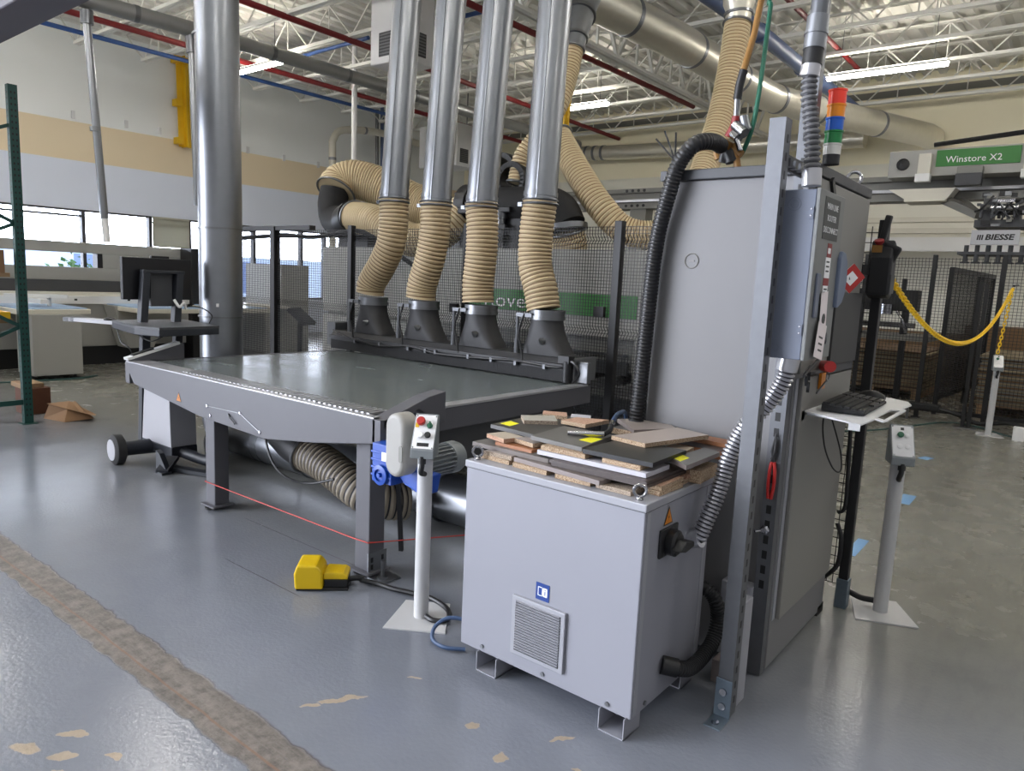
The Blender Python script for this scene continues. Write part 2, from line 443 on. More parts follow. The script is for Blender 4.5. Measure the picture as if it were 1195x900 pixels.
w = MB(); w.box(XW - .2, XW, -5, 18.2, 0, WZ0); w.box(XW - .2, XW, -5, 18.2, WZ1, ZC + .1); w.box(XW - .2, XW, -5, WY0, WZ0, WZ1); w.box(XW - .2, XW, WY1, 18.2, WZ0, WZ1)
struct(w.build('wall_left', 'wall_left_paint', smooth=0))
struct(MB().box(XW, 4, YB, YB + .2, 0, ZC + .1).build('wall_back', 'wall_back_paint_shade', smooth=0))
struct(MB().box(XW, 4, YB - .02, YB, 5.98, 6.12).build('trim_back', 'beige_dark', smooth=0))
# glass
def glass_material():
    m = bpy.data.materials.new('pane_glass'); m.use_nodes = True; nt = m.node_tree; nt.nodes.remove(nt.nodes['Principled BSDF'])
    tr = nt.nodes.new('ShaderNodeBsdfTransparent'); tr.inputs[0].default_value = (.93, .95, .97, 1)
    gl = nt.nodes.new('ShaderNodeBsdfGlossy'); gl.inputs['Roughness'].default_value = 0.02
    fr = nt.nodes.new('ShaderNodeFresnel'); mx = nt.nodes.new('ShaderNodeMixShader')
    nt.links.new(fr.outputs[0], mx.inputs[0]); nt.links.new(tr.outputs[0], mx.inputs[1]); nt.links.new(gl.outputs[0], mx.inputs[2])
    nt.links.new(mx.outputs[0], nt.nodes['Material Output'].inputs[0]); M['glass'] = m
glass_material()
wins = [2.2, 3.75, 6.40, 7.78, 8.68, 9.75, 10.35, 11.75, 12.5, 13.4]
for i, (a, b) in enumerate(zip(wins, wins[1:])):
    t = .035; g = MB()
    g.box(XW - .12, XW + .02, a, a + t, WZ0, WZ1); g.box(XW - .12, XW + .02, b - t, b, WZ0, WZ1)
    g.box(XW - .12, XW + .02, a + t, b - t, WZ0, WZ0 + t); g.box(XW - .12, XW + .02, a + t, b - t, WZ1 - t, WZ1)
    if i in (1, 3, 5): g.box(XW - .11, XW, a + t, b - t, 2.55, 2.59)
    f = struct(g.build('window_%d' % (i + 1), 'mullion', smooth=0))
    MB().box(XW - .06, XW - .05, a + t, b - t, WZ0 + t, WZ1 - t).build('pane', 'glass', f, smooth=0)
# roller of slats drawn down over one window
b = MB()
for k in range(34): b.cbox((XW + .05, 8.23, 2.66 - k * .018), (.03, .84, .004), Matrix.Rotation(.7, 3, 'Y'))
b.box(XW + .03, XW + .075, 7.81, 8.65, 2.66, 2.70); b.box(XW + .035, XW + .065, 7.81, 8.65, 2.035, 2.055)
tag(b.build('window_blind', 'blind', smooth=0), 'beige slatted blind drawn half down over one left-wall window', 'blind')
# what stands outside the windows
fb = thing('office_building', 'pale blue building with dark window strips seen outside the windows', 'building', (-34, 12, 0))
MB().box(-36, -34, 2, 26, 0, 2.2).build('wall', 'facade_glow', fb, smooth=0)
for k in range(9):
    if k != 3: MB().box(-34.0, -33.96, 3.0 + k * 2.4, 5.0 + k * 2.4, .4, 1.95).build('window', 'facade_dark_glow', fb, smooth=0)
def bush(name, label, c, n, sc):
    o = thing(name, label, 'shrub', (c[0], c[1], 0)); random.seed(3); m = MB()
    for k in range(n):
        p = Vector((random.gauss(0, sc), random.gauss(0, sc), abs(random.gauss(0, sc)) * 1.1 + .75)) + Vector((c[0], c[1], 0)); a = Vector((random.uniform(-1, 1), random.uniform(-1, 1), random.uniform(-1, 1))) * .12; d = Vector((random.uniform(-1, 1), random.uniform(-1, 1), random.uniform(-1, 1))) * .09
        m.add([p - a, p + d, p + a, p - d], [(0, 1, 2, 3)])
    m.build('foliage', 'leaf', o, smooth=0)
    s = MB(); s.tube([(c[0], c[1], 0), (c[0] + .05, c[1], .8), (c[0], c[1] + .1, 1.4)], [.09, .07, .04], 8); s.build('stem', 'wood_dark', o)
bush('outdoor_shrub', 'leafy green shrub growing outside the left windows', (-24, 9.0, 0), 260, .36)
struct(MB().box(-60, XW - .2, -30, 60, -.3, -.12).build('ground_outside', 'joint', smooth=0))

# ------------------------------------------------------------------ ceiling deck, girder, joists
d = MB(); P = .3; x = XW; prof = []
while x < 4:
    prof += [(x, ZC), (x + .12, ZC), (x + .15, ZC + .075), (x + .27, ZC + .075)]; x += P
prof.append((x, ZC))
n = len(prof); vs = [(a, -5, b) for a, b in prof] + [(a, 18.2, b) for a, b in prof]
d.add(vs, [(i, i + 1, n + i + 1, n + i) for i in range(n - 1)])
struct(d.build('ceiling', 'white_beam', smooth=0))

def joist(x0, x1, y, zb=5.65, zt=6.31, panel=.62, r=.011, ch=.055, cut=0.8):
    m = MB()
    for s in (-1, 1):
        m.box(x0, x1, y + s * .035 - .022, y + s * .035 + .022, zt - .03, zt)
        m.box(x0 + cut, x1 - cut, y + s * .035 - .025, y + s * .035 + .025, zb, zb + ch)
    x = x0 + cut; up = True; m.bar((x0 + .05, y, zt - .03), (x, y, zb + .03), .022)
    k = 0
    while x < x1 - cut - .01:
        x2 = min(x + panel, x1 - cut)
        m.bar((x, y, zb + .03 if up else zt - .03), (x2, y, zt - .03 if up else zb + .03), .022, caps=False)
        if up: m.bar((x2, y, zt - .03), (x2, y, zb + .03), .018, caps=False)
        x = x2; up = not up
    m.bar((x1 - .05, y, zt - .03), (x, y, zb + .03), .022)
    return m
ys = [4.72 + 1.235 * k for k in range(11)]
XG = -6.55
for y in ys:
    struct(joist(XW + .38, XG - .12, y).build('roof_beam', 'white_beam', smooth=0))
    struct(joist(XG + .12, 4, y).build('roof_beam', 'white_beam', smooth=0))
g = MB()
for s in (-1, 1):
    g.box(XG + s * .07 - .04, XG + s * .07 + .04, -5, 18, 6.22, 6.30); g.box(XG + s * .07 - .045, XG + s * .07 + .045, -3, 18, 5.22, 5.235); g.box(XG + s * .028 - .006, XG + s * .028 + .006, -3, 18, 5.235, 5.31)
k = 0; y = -3.0
while y < 17.3:
    g.bar((XG, y, 5.27 if k % 2 == 0 else 6.25), (XG, y + .6175, 6.25 if k % 2 == 0 else 5.27), .05, .05, caps=False)
    if k % 2: g.bar((XG, y, 5.27), (XG, y, 6.25), .035, caps=False)
    y += .6175; k += 1
struct(g.build('girder_beam', 'white_beam', smooth=0))
# big dark beam crossing the top left corner
struct(MB().box(-9, -4.62, 1.72, 1.985, 3.2, 3.75).build('overhead_beam', 'overhead', bevel=.01))

# ------------------------------------------------------------------ light fixtures
def fixture(label):
    t = thing('light_fixture', label, 'ceiling light', (0, 0, 0), 'strip lights under the roof')
    MB().box(-.92, .92, -.05, .05, .03, .07).build('housing', 'white_beam', t, smooth=0)
    m = MB(); m.prism([(-.045, .03), (-.045, .0), (-.025, -.025), (.025, -.025), (.045, 0), (.045, .03)], 'x', -.9, .9); m.build('diffuser', 'fixture_light', t, smooth=0)
    MB().box(-.88, .88, -.035, .035, .071, .078).build('deck_fill', 'deck_fill_glow', t, smooth=0)  # added glowing strip that lights the deck above
    for s in (-.7, .7): MB().bar((s, 0, .07), (s, 0, 1.0), .008).build('hanger', 'steel', t, smooth=0)
    return t
lights = [((-12.75, 7.9), 'lit strip light behind the large silver floor duct'), ((-9.2, 13.17), 'lit strip light hanging beside the yellow steel post'), ((-3.2, 13.45), 'long lit strip light above the stacked signal lamp'),
          ((-14.0, 3.4), ''), ((-10.4, 1.6), ''), ((-12.5, -1.6), ''), ((-7.5, -1.2), ''), ((-2.6, 1.2), ''), ((1.9, 4), ''), ((2.2, 9), ''), ((2.5, 13.4), ''), ((-3.6, 4.2), ''), ((-9.4, 4.4), ''), ((-1.2, 8.2), '')]  # fixtures without a label are unseen, most put in for their light
f0 = None
for (x, y), lab in lights:
    lab = lab or 'unseen lit strip light hanging under the roof to light the hall'
    if f0 is None: f0 = fixture(lab); f0.location = (x, y, 5.3)
    else: dup(f0, (x, y, 5.3), label=lab)

# ------------------------------------------------------------------ roof pipes and ducts
def pipe(name, m, pts, r, label, cat, group=None, seg=14, collars=(), cm=None, cr=1.06):
    if not collars:
        return tag(MB().tube(pts, r, seg).build(name, m), label, cat, group)
    c = resample(pts, 1e6)[0]; t = thing(name, label, cat, pts[0], group)
    MB().tube(pts, r, seg).build('duct_body', m, t)
    rp = resample(pts, .02); n = len(rp) - 1
    for f in collars:
        i = min(n - 2, max(1, int(f * n))); dd = (rp[i + 1] - rp[i - 1]).normalized()
        q = MB(); q.tube([rp[i] - dd * .035, rp[i] + dd * .035], r * cr, seg); q.build('clamp_ring', cm or m, t)
    return t
pipe('sprinkler_pipe', 'pipe_red', [(-13.45, 4.0, 5.6), (-13.5, 17.8, 5.6)], .05, 'dark red sprinkler pipe nearest the left wall', 'pipe', 'red sprinkler pipes')
pipe('sprinkler_pipe', 'pipe_red', [(-10.5, 3.0, 5.62), (-10.8, 17.8, 5.62)], .05, 'dark red sprinkler pipe crossing above the white air heater', 'pipe', 'red sprinkler pipes')
pipe('sprinkler_pipe', 'pipe_red', [(-7.85, 3.0, 5.62), (-7.5, 15.4, 5.62)], .05, 'dark red sprinkler pipe running beside the roof girder', 'pipe', 'red sprinkler pipes')
pipe('sprinkler_pipe', 'pipe_red', [(-3.95, 6, 5.75), (-3.95, 15, 5.75)], .04, 'thin red sprinkler pipe above the blue pipe', 'pipe', 'red sprinkler pipes')
pipe('air_pipe', 'pipe_blue', [(-14.5, 3.0, 5.6), (-14.38, 13.2, 5.6)], .04, 'long blue air pipe along the left wall under the roof', 'pipe', 'blue air pipes')
pipe('air_pipe', 'pipe_blue', [(-13.401, 8.969, 5.800), (-10.686, 8.899, 5.800)], .035, 'short blue air pipe beside the white air heater', 'pipe', 'blue air pipes')
pipe('air_pipe', 'pipe_blue', [(-9.116, 8.782, 5.700), (-7.527, 8.797, 5.700)], .035, 'blue air pipe between the tall machine ducts', 'pipe', 'blue air pipes')
pipe('air_main', 'pipe_blue_grey', [(-4.457, 8.669, 5.420), (-4.384, 10.438, 5.420), (-4.377, 16.513, 5.420)], .115, 'thick grey-blue pipe sloping behind the signal lamp', 'pipe', collars=(.3, .55), cr=1.2)
pipe('exhaust_duct', 'galv_mid', [(-11.7, 3.6, 5.28), (-11.45, 6.5, 5.28), (-11.25, 16.5, 5.28)], .115, 'long grey round duct hung along the left wall', 'duct', seg=20, collars=(.06, .13, .2, .3, .42, .55, .7), cm='steel')
pipe('exhaust_duct', 'galv_warm', [(-5.15, 7.3, 5.0), (-4.95, 9.5, 5.0), (-4.9, 12.9, 5.0), (-4.72, 13.6, 5.0), (-3.2, 17.4, 5.0), (-3.14, 17.68, 4.98)], .24, 'large round silver duct sloping across to the back wall', 'duct', seg=28, collars=(.1, .25, .4, .55, .66, .82), cm='galv', cr=1.03)
pipe('wall_duct', 'galv_warm', [(-12.949, 17.500, 5.292), (-10.124, 17.500, 5.186), (-4.401, 17.500, 5.048)], .19, 'horizontal silver duct along the back wall', 'duct', seg=20, collars=(.16, .19, .22), cm='galv', cr=1.06)
pipe('drop_pipe', 'white_paint', [(-12.058, 9.700, 6.064), (-12.037, 9.700, 3.902)], .055, 'short white pipe hanging straight down beside the ducts', 'pipe')
pipe('wall_pipe', 'cream_metal', spl([(-15.600, 11.918, 2.041), (-15.600, 11.887, 4.611), (-15.600, 11.910, 4.972), (-15.600, 12.201, 5.254), (-15.600, 13.246, 5.401), (-15.600, 14.585, 5.387), (-15.600, 17.029, 5.247)], 6), .09, 'small silver duct with an elbow on the left wall', 'duct', collars=(.3, .5), cm='galv')
t = thing('suction_pipe', 'thin leaning silver pipe hanging left of the large floor duct', 'pipe', (-11.600, 4.761, 2.249))
MB().tube([(-11.600, 4.591, 5.025), (-11.600, 4.739, 2.284)], .055, 14).build('tube', 'galv', t)
MB().tube([(-11.600, 4.739, 2.284), (-11.600, 4.763, 1.937)], .05, 14).build('clear_end', 'label_white', t)
MB().tube([(-11.600, 4.653, 3.573), (-11.600, 4.655, 3.514)], .072, 14).build('clamp_ring', 'steel', t)
MB().tube([(-11.600, 4.595, 5.139), (-11.600, 4.595, 4.957)], .085, 14).build('top_collar', 'galv_dark', t)
t = thing('suction_pipe', 'thin silver pipe half hidden behind the large floor duct', 'pipe', (-11.500, 6.127, 2.615))
MB().tube([(-11.500, 6.074, 5.111), (-11.500, 6.127, 2.615)], .06, 14).build('tube', 'galv', t)
MB().tube([(-11.500, 6.062, 5.208), (-11.500, 6.077, 4.935)], .09, 14).build('top_collar', 'galv_dark', t)
# vertical thin pipes against the left wall beyond the hoses
tag(MB().cyl((-16.300, 13.919, 6.180), (-16.300, 13.961, 4.404), .05).build('riser_pipe', 'steel'), 'thin grey riser pipe on the left wall beside the blue one', 'pipe')
tag(MB().cyl((-16.300, 14.103, 6.286), (-16.300, 14.154, 4.264), .05).build('riser_pipe', 'pipe_blue_grey'), 'thin pale blue riser pipe on the left wall', 'pipe')
# yellow steel posts of the wall cranes
def crane_post(label, p, q, w, m):
    t = thing('crane_post', label, 'steel post', p); p, q = Vector(p), Vector(q)
    a = MB(); a.bar(p, q, w, .02, up=(1, 0, 0)); a.bar(p, q, .02, w, up=(1, 0, 0)); a.build('post', m, t, smooth=0)
    for f in (.06, .48, .95):
        c = p.lerp(q, f); MB().box(c.x - w * .35, c.x + w * .35, c.y - w * .75, c.y - w * .3, c.z - .07, c.z + .07).build('bracket', m, t, smooth=0)
    return t
crane_post('yellow steel post high on the left wall beside the floor duct', (-16.530, 8.527, 4.294), (-16.530, 8.487, 6.235), .28, 'yellow_steel')
crane_post('yellow steel post behind the rightmost machine duct', (-6.762, 9.500, 3.557), (-6.708, 9.500, 4.654), .13, 'yellow_steel')
# hanging air heaters
def heater(label, x0, x1, y0, y1, z0, z1):
    t = thing('air_heater', label, 'heater', ((x0 + x1) / 2, (y0 + y1) / 2, z0))
    MB().box(x0, x1, y0, y1, z0, z1).build('casing', 'white_paint', t, bevel=.02)
    w = (x1 - x0); h = .34
    def vent(nm, xa, xb, ya, yb):
        g = MB(); g.box(xa, xb, ya, yb, z0 + .10, z0 + .10 + h); f = g.build(nm, 'table_dark', t, smooth=0)
        l = MB()
        for k in range(7):
            zz = z0 + .125 + k * .045
            if xb - xa > yb - ya: l.box(xa + .02, xb - .02, ya - .008, ya, zz, zz + .02)
            else: l.box(xb, xb + .008, ya + .02, yb - .02, zz, zz + .02)
        l.build('louvre', 'steel', f, smooth=0)
    vent('front_vent', x0 + w * .27, x0 + w * .64, y0 - .012, y0)
    vent('side_vent', x1, x1 + .012, y0 + .12, y0 + .42)
    for sx in (x0 + .05, x1 - .05): MB().bar((sx, (y0 + y1) / 2, z1), (sx, (y0 + y1) / 2, 6.3), .02).build('hanger', 'steel', t, smooth=0)
heater('white hanging air heater behind the left silver ducts', -9.2, -8.42, 7.7, 8.3, 4.82, 6.1)
heater('white hanging air heater further back between the silver ducts', -14.35, -13.0, 13.7, 14.5, 4.45, 5.5)
# clips along the top of the tan wall band
br = None
for u, v in ((85, 136), (147, 147), (186, 155), (289, 177), (331, 186), (371, 194)):
    p = {85: (-16.690, 6.277, 4.540), 147: (-16.690, 7.316, 4.549), 186: (-16.690, 8.029, 4.536), 289: (-16.690, 10.183, 4.478), 331: (-16.690, 11.195, 4.450), 371: (-16.690, 12.247, 4.434)}[u]
    if br is None:
        br = tag(MB().box(p[0] - .01, p[0] + .04, p[1] - .03, p[1] + .03, p[2] - .04, p[2] + .11).build('wall_clip', 'white_paint', org=p, smooth=0), 'small white clip on the tan band of the left wall', 'clip', 'clips along the tan wall band')
    else: dup(br, p)

# ================================================================== outfeed table
T = thing('outfeed_table', 'grey outfeed table with worn belt top on two front legs before the black hood', 'machine table', (-4.3, 3.4, 0))
a = MB(); a.prism([(-5.73, .905), (-5.59, .75), (-4.62, .648), (-3.86, .625), (-3.35, .69), (-2.84, .775), (-2.84, .905)], 'y', 2.45, 2.49)
a.build('front_apron', 'table_grey', T, smooth=0, bevel=.004)
MB().box(-5.66, -2.96, 2.56, 4.47, .865, .903).build('belt_top', 'belt', T, smooth=0)
m = MB(); m.box(-5.72, -2.86, 2.455, 2.505, .903, .911); m.box(-5.72, -4.96, 2.505, 2.62, .903, .911); m.build('comb_plate', 'alu', T, smooth=0)
m = MB()
for k in range(43):
    x = -4.95 + k * .047; m.box(x, x + .022, 2.505, 2.64, .903, .916)
m.build('comb_teeth', 'alu', T, smooth=0)
MB().box(-4.96, -2.92, 2.505, 2.635, .9032, .9042).build('comb_gap', 'black', T, smooth=0)
m = MB(); m.box(-2.93, -2.865, 2.56, 4.55, .77, .902); m.build('side_rail', 'table_grey', T, smooth=0, bevel=.004)
MB().box(-2.955, -2.86, 2.95, 4.5, .903, .915).build('edge_strip', 'alu', T, smooth=0)
m = MB(); m.prism([(2.75, .77), (4.45, .77), (4.45, .6), (3.2, .5), (2.75, .6)], 'x', -2.99, -2.95); m.build('lower_side_panel', 'table_dark', T, smooth=0)
MB().box(-5.75, -5.68, 2.46, 4.5, .74, .902).build('side_rail', 'table_grey', T, smooth=0, bevel=.004)
MB().box(-5.68, -2.96, 2.6, 4.45, .70, .86).build('under_frame', 'table_dark', T, smooth=0)
# left guide wedge, right guide cover
m = MB(); m.prism([(2.462, .905), (2.90, .905), (2.90, 1.03), (2.84, 1.03), (2.462, .925)], 'x', -5.735, -5.70); m.build('left_guide', 'table_grey', T, smooth=0)
m = MB(); m.bar((-5.72, 2.455, .925), (-5.72, 2.86, 1.035), .07, .02); g = m.build('guide_cover', 'white_paint', T, smooth=0)
MB().bar((-5.72, 2.50, .9475), (-5.72, 2.66, .9905), .05, .022).build('guide_slot', 'black', g, smooth=0)
m = MB(); m.prism([(2.47, .85), (2.47, .90), (2.80, .997), (2.93, 1.016), (2.93, .84), (2.86, .86), (2.72, .935), (2.47, .85)][:-1], 'x', -2.90, -2.80)
m.build('right_guide', 'table_grey', T, smooth=0, bevel=.004)
m = MB(); m.prism([(2.45, .905), (2.45, .775), (2.62, .80), (2.62, .905)], 'x', -2.86, -2.80); m.build('corner_gusset', 'table_grey', T, smooth=0)
for s in ((-3.52, .80), (-3.85, .70), (-4.42, .70), (-3.66, .77)):
    pass
m = MB()
for x, z in ((-4.52, .735), (-4.12, .745), (-3.90, .66), (-4.48, .675)): m.lathe([(.0, 0), (.011, 0), (.011, .008), (0, .01)], (x, 2.45, z), (0, -1, 0), 10)
m.build('apron_screw', 'chrome', T)
m = MB(); m.tube([(-4.52, 2.446, .735), (-4.12, 2.446, .745), (-3.90, 2.446, .66)], .003, 6); m.build('apron_wire', 'steel', T)
m = MB(); m.tube([(-4.25, 2.448, .72), (-4.22, 2.435, .70), (-4.17, 2.44, .67)], .006, 6); m.build('apron_knob', 'black', T)
# warning triangle on the apron
def warn(parent, c, X, Y, s, name='warning_sign'):
    X, Y, c = Vector(X), Vector(Y), Vector(c); Nn = X.cross(Y)
    def tri(k, off): return [c + Nn * off + X * (-.5 * k * s) + Y * (-.33 * k * s), c + Nn * off + X * (.5 * k * s) + Y * (-.33 * k * s), c + Nn * off + Y * (.6 * k * s)]
    m = MB()
    m.add(tri(1, .001) , [(0, 1, 2)], 0); m.add(tri(.82, .0018), [(0, 1, 2)], 1)
    z = [(.03, .32), (-.1, .02), (0, .02), (-.05, -.2), (.1, .1), (.0, .1)]
    m.add([c + Nn * .0026 + X * a * s * .75 + Y * b * s * .75 for a, b in z], [(0, 1, 2, 5), (2, 3, 4, 5)], 0)
    return m.build(name, ['label_black', 'orange'], parent, smooth=0)
warn(T, (-4.90, 2.449, .735), (1, 0, 0), (0, 0, 1), .075)
def leg(x0, x1, y0, y1, ztop, foot=True):
    l = MB(); l.box(x0, x1, y0, y1, .03, ztop); L = l.build('leg', 'table_grey', T, smooth=0, bevel=.006)
    p = MB(); p.box(x0 - .02, x1 + .03, y0 - .03, y1 + .02, .022, .034); p.build('foot_plate', 'table_grey', L, smooth=0)
    r = MB(); r.lathe([(0, 0), (.045, 0), (.045, .014), (.02, .024), (0, .024)], (x0 + .05, y0 + .01, 0), seg=14); r.lathe([(0, 0), (.045, 0), (.045, .014), (.02, .024), (0, .024)], (x0 + .02, y1 - .03, 0), seg=14)
    r.build('levelling_foot', 'black', L); return L
leg(-4.645, -4.528, 2.5, 2.605, .70)
L = leg(-3.05, -2.93, 2.5, 2.61, .80)
m = MB(); m.box(-2.93, -2.922, 2.49, 2.62, .005, .14); m.box(-2.93, -2.80, 2.49, 2.62, .0, .01); B = m.build('floor_bracket', 'galv', L, smooth=0)
m = MB(); m.cyl((-2.86, 2.54, .01), (-2.86, 2.54, .11), .011, 10); m.cyl((-2.86, 2.54, .0), (-2.86, 2.54, .02), .03, 12); m.build('anchor_bolt', 'steel', B)
m = MB()
for y, z in ((2.515, .10), (2.515, .06), (2.59, .10), (2.59, .06)): m.box(-2.922, -2.92, y - .008, y + .008, z - .014, z + .014)
m.build('bracket_slot', 'black', B, smooth=0)
leg(-4.645, -4.528, 4.1, 4.2, .72); leg(-3.06, -2.94, 4.1, 4.2, .72)
MB().bar((-2.99, 2.75, .60), (-3.05, 2.85, .03), .025, .02).build('brace', 'black', T, smooth=0)
# drive: blue gearbox, motor, beige belt guard
m = MB(); m.box(-2.80, -2.655, 2.40, 2.50, .60, .80); m.box(-2.81, -2.80, 2.41, 2.49, .62, .78)
for z in (.63, .67, .71, .75): m.box(-2.805, -2.65, 2.394, 2.40, z, z + .012)
G = m.build('gearbox', 'motor_blue', T, smooth=0, bevel=.008)
m = MB(); m.lathe([(0, 0), (.052, 0), (.052, .012), (.032, .016), (.032, .004), (.012, .004), (.012, .02), (0, .02)], (-2.725, 2.394, .645), (0, -1, 0), 22); m.build('shaft_ring', ['motor_blue'], G)
m = MB(); m.box(-2.72, -2.67, 2.392, 2.394, .72, .765); m.build('rating_plate', 'label_white', G, smooth=0)
m = MB(); m.prism([(-2.66, .70), (-2.40, .70), (-2.42, .60), (-2.50, .585), (-2.60, .61), (-2.66, .66)], 'y', 2.44, 2.50); K = m.build('motor_bracket', 'motor_blue', T, smooth=0, bevel=.008)
MB().lathe([(0, 0), (.02, 0), (.02, .01), (0, .01)], (-2.455, 2.44, .64), (0, -1, 0), 16).build('bolt', 'chrome', K)
poly = []
w, zc0, zc1 = .068, .745, .925
for k in range(13): poly.append((-2.563 + w * math.cos(PI * k / 12), zc1 + w * math.sin(PI * k / 12)))
for k in range(13): poly.append((-2.563 - w * math.cos(PI * k / 12), zc0 - w * math.sin(PI * k / 12)))
m = MB(); m.prism(poly, 'y', 2.33, 2.44); m.build('belt_guard', 'guard_beige', T, bevel=.022, seg=4)
m = MB(); pl = []
for k in range(9): pl.append((.012 * math.cos(PI * k / 8) - 2.515, .80 + .03 + .012 * math.sin(PI * k / 8)))
for k in range(9): pl.append((-.012 * math.cos(PI * k / 8) - 2.515, .80 - .03 - .012 * math.sin(PI * k / 8)))
m.prism(pl, 'y', 2.3285, 2.331); m.build('guard_slot', 'beige_dark', T)
mc = (-2.62, 2.50, .665)
m = MB(); m.cyl((-2.60, 2.50, .70), (-2.60, 2.74, .70), .064, 24)
for k in range(22):
    an = 2 * PI * k / 22; q = Vector((math.cos(an), 0, math.sin(an))); m.bar(Vector((-2.60, 2.52, .70)) + q * .072, Vector((-2.60, 2.74, .70)) + q * .072, .006, .02, up=q)
m.build('motor', 'motor_grey', T, smooth=30)
m = MB(); m.lathe([(0, 0), (.086, 0), (.086, .06), (.076, .085), (.05, .095), (0, .095)], (-2.60, 2.735, .70), (0, 1, 0), 28); m.build('fan_cowl', 'motor_grey', T)
# suction box and hose below the table
m = MB(); rs = []
for t_, rx, rz, zc in ((0, .16, .03, .60), (.25, .13, .09, .53), (.6, .12, .12, .45), (1, .122, .122, .40)):
    cx, cy = -4.62 + t_ * .5, 2.95 + t_ * .0; rs.append([(cx, cy + rx * math.cos(2 * PI * j / 20), zc + rz * math.sin(2 * PI * j / 20)) for j in range(20)])
m.rings(rs); m.build('suction_cone', 'funnel', T)
m = MB(); m.box(-4.75, -4.35, 2.8, 3.1, .58, .71); m.build('suction_box', 'funnel', T, smooth=0, bevel=.01)
hp = spl([(-4.12, 2.95, .40), (-3.95, 2.955, .375), (-3.75, 2.96, .315), (-3.58, 2.98, .245), (-3.46, 3.05, .20), (-3.38, 3.2, .18)], 8)
m = MB(); m.ribbed(hp, .122, .036, .007, 22); m.build('suction_hose', ['hose_dark', 'flex_gap'], T)
m = MB(); m.torus((-4.12, 2.95, .40), .130, .010, (1, 0, -.2), 22, 8); m.build('hose_clamp', 'steel', T)
m = MB(); m.tube(spl([(-4.1, 2.6, .62), (-3.98, 2.58, .45), (-3.85, 2.6, .36), (-3.7, 2.66, .34), (-3.5, 2.7, .4)], 6), .008, 6); m.build('cable', 'black', T)

# floor duct with its tall riser
D = thing('extraction_duct', 'large silver duct rising behind the table from the floor to the roof', 'duct', (-6.2, 3.5, 0))
m = MB(); m.tube([(-6.19, 3.5, .32), (-6.22, 3.52, 2.2), (-6.30, 3.545, 5.15)], .185, 32); m.build('riser', 'galv', D)
m = MB(); m.tube(spl([(-6.19, 3.5, .36), (-6.18, 3.5, .26), (-6.10, 3.49, .19), (-5.98, 3.48, .175), (-5.85, 3.47, .175)], 6), .175, 28); m.build('elbow', 'galv', D)
m = MB(); m.tube([(-5.9, 3.47, .172), (-3.3, 3.5, .172), (-2.2, 3.53, .172)], .165, 28); m.build('floor_run', 'galv', D)
for p, q, r in (((-6.203, 3.506, 1.2), (-6.203, 3.506, 1.215), .193), ((-6.22, 3.517, 1.98), (-6.22, 3.517, 1.995), .193), ((-6.285, 3.537, 3.62), (-6.286, 3.537, 3.64), .195)):
    m = MB(); m.tube([p, q], r, 32); m.build('clamp_ring', 'steel', D)
for x in (-5.45, -5.35, -4.75, -3.95, -3.3, -2.75):
    m = MB(); m.torus((x, 3.485, .172), .167, .009, (1, 0, 0), 28, 8); m.build('clamp_ring', 'galv_dark', D)
MB().box(-6.06, -6.055, 3.38, 3.42, 1.30, 1.33).build('sticker', 'label_white', D, smooth=0)

# red cord strung round the legs
m = MB(); m.tube([(-4.66, 2.52, .185), (-4.645, 2.492, .185), (-3.05, 2.488, .20), (-2.925, 2.488, .205), (-2.60, 2.95, .22), (-2.38, 3.28, .235)], .0035, 6)
tag(m.build('red_cord', 'string_red'), 'thin red cord strung low around the table legs', 'cord')

# ================================================================== extraction hood with four funnels
Hd = thing('extraction_hood', 'long black extraction hood with four funnels across the back of the table', 'hood', (-4.35, 4.6, .91))
m = MB(); m.prism([(4.46, .93), (4.46, 1.03), (4.50, 1.09), (4.74, 1.09), (4.74, .93)], 'x', -5.86, -2.98); m.build('hood_beam', 'hood_black', Hd, smooth=0, bevel=.006)
m = MB(); m.box(-5.86, -2.96, 4.44, 4.47, 1.02, 1.045); m.build('front_lip', 'black', Hd, smooth=0)
m = MB()
for k in range(190): m.box(-5.84 + k * .0151, -5.84 + k * .0151 + .014, 4.452, 4.458, .914, 1.0)
c = m.build('brush_curtain', 'black_soft', Hd, smooth=0)
m = MB(); m.box(-5.99, -5.86, 4.52, 4.72, .93, 1.16); m.build('end_plate', 'cab_dark', Hd, smooth=0, bevel=.006)
m = MB(); m.box(-2.98, -2.95, 4.44, 4.74, .92, 1.10); m.box(-2.95, -2.85, 4.47, 4.52, .92, 1.08); e = m.build('end_plate', 'steel', Hd, smooth=0, bevel=.006)
m = MB(); m.cyl((-2.99, 4.41, .92), (-2.99, 4.41, 1.08), .035, 16); m.box(-3.06, -2.96, 4.38, 4.46, 1.06, 1.12); m.build('guide_post', 'black', Hd, bevel=.004)
m = MB(); m.tube(spl([(-5.8, 4.45, 1.09), (-5.45, 4.435, 1.03), (-5.1, 4.435, 1.0), (-4.7, 4.435, 1.03), (-4.35, 4.435, 1.0), (-3.9, 4.435, 1.01), (-3.5, 4.435, 1.03), (-3.1, 4.435, 1.02), (-2.95, 4.4, 1.08), (-2.88, 4.4, 1.0), (-2.93, 4.4, .93)], 8), .011, 8); m.build('air_hose', 'black_gloss', Hd)
m = MB()
for x in (-5.45, -5.1, -4.72, -4.5, -4.38, -4.0, -3.75, -3.5, -3.22):
    m.box(x - .012, x + .012, 4.425, 4.45, .995, 1.03)
m.build('hose_fitting', 'strut_zinc', Hd, smooth=0)
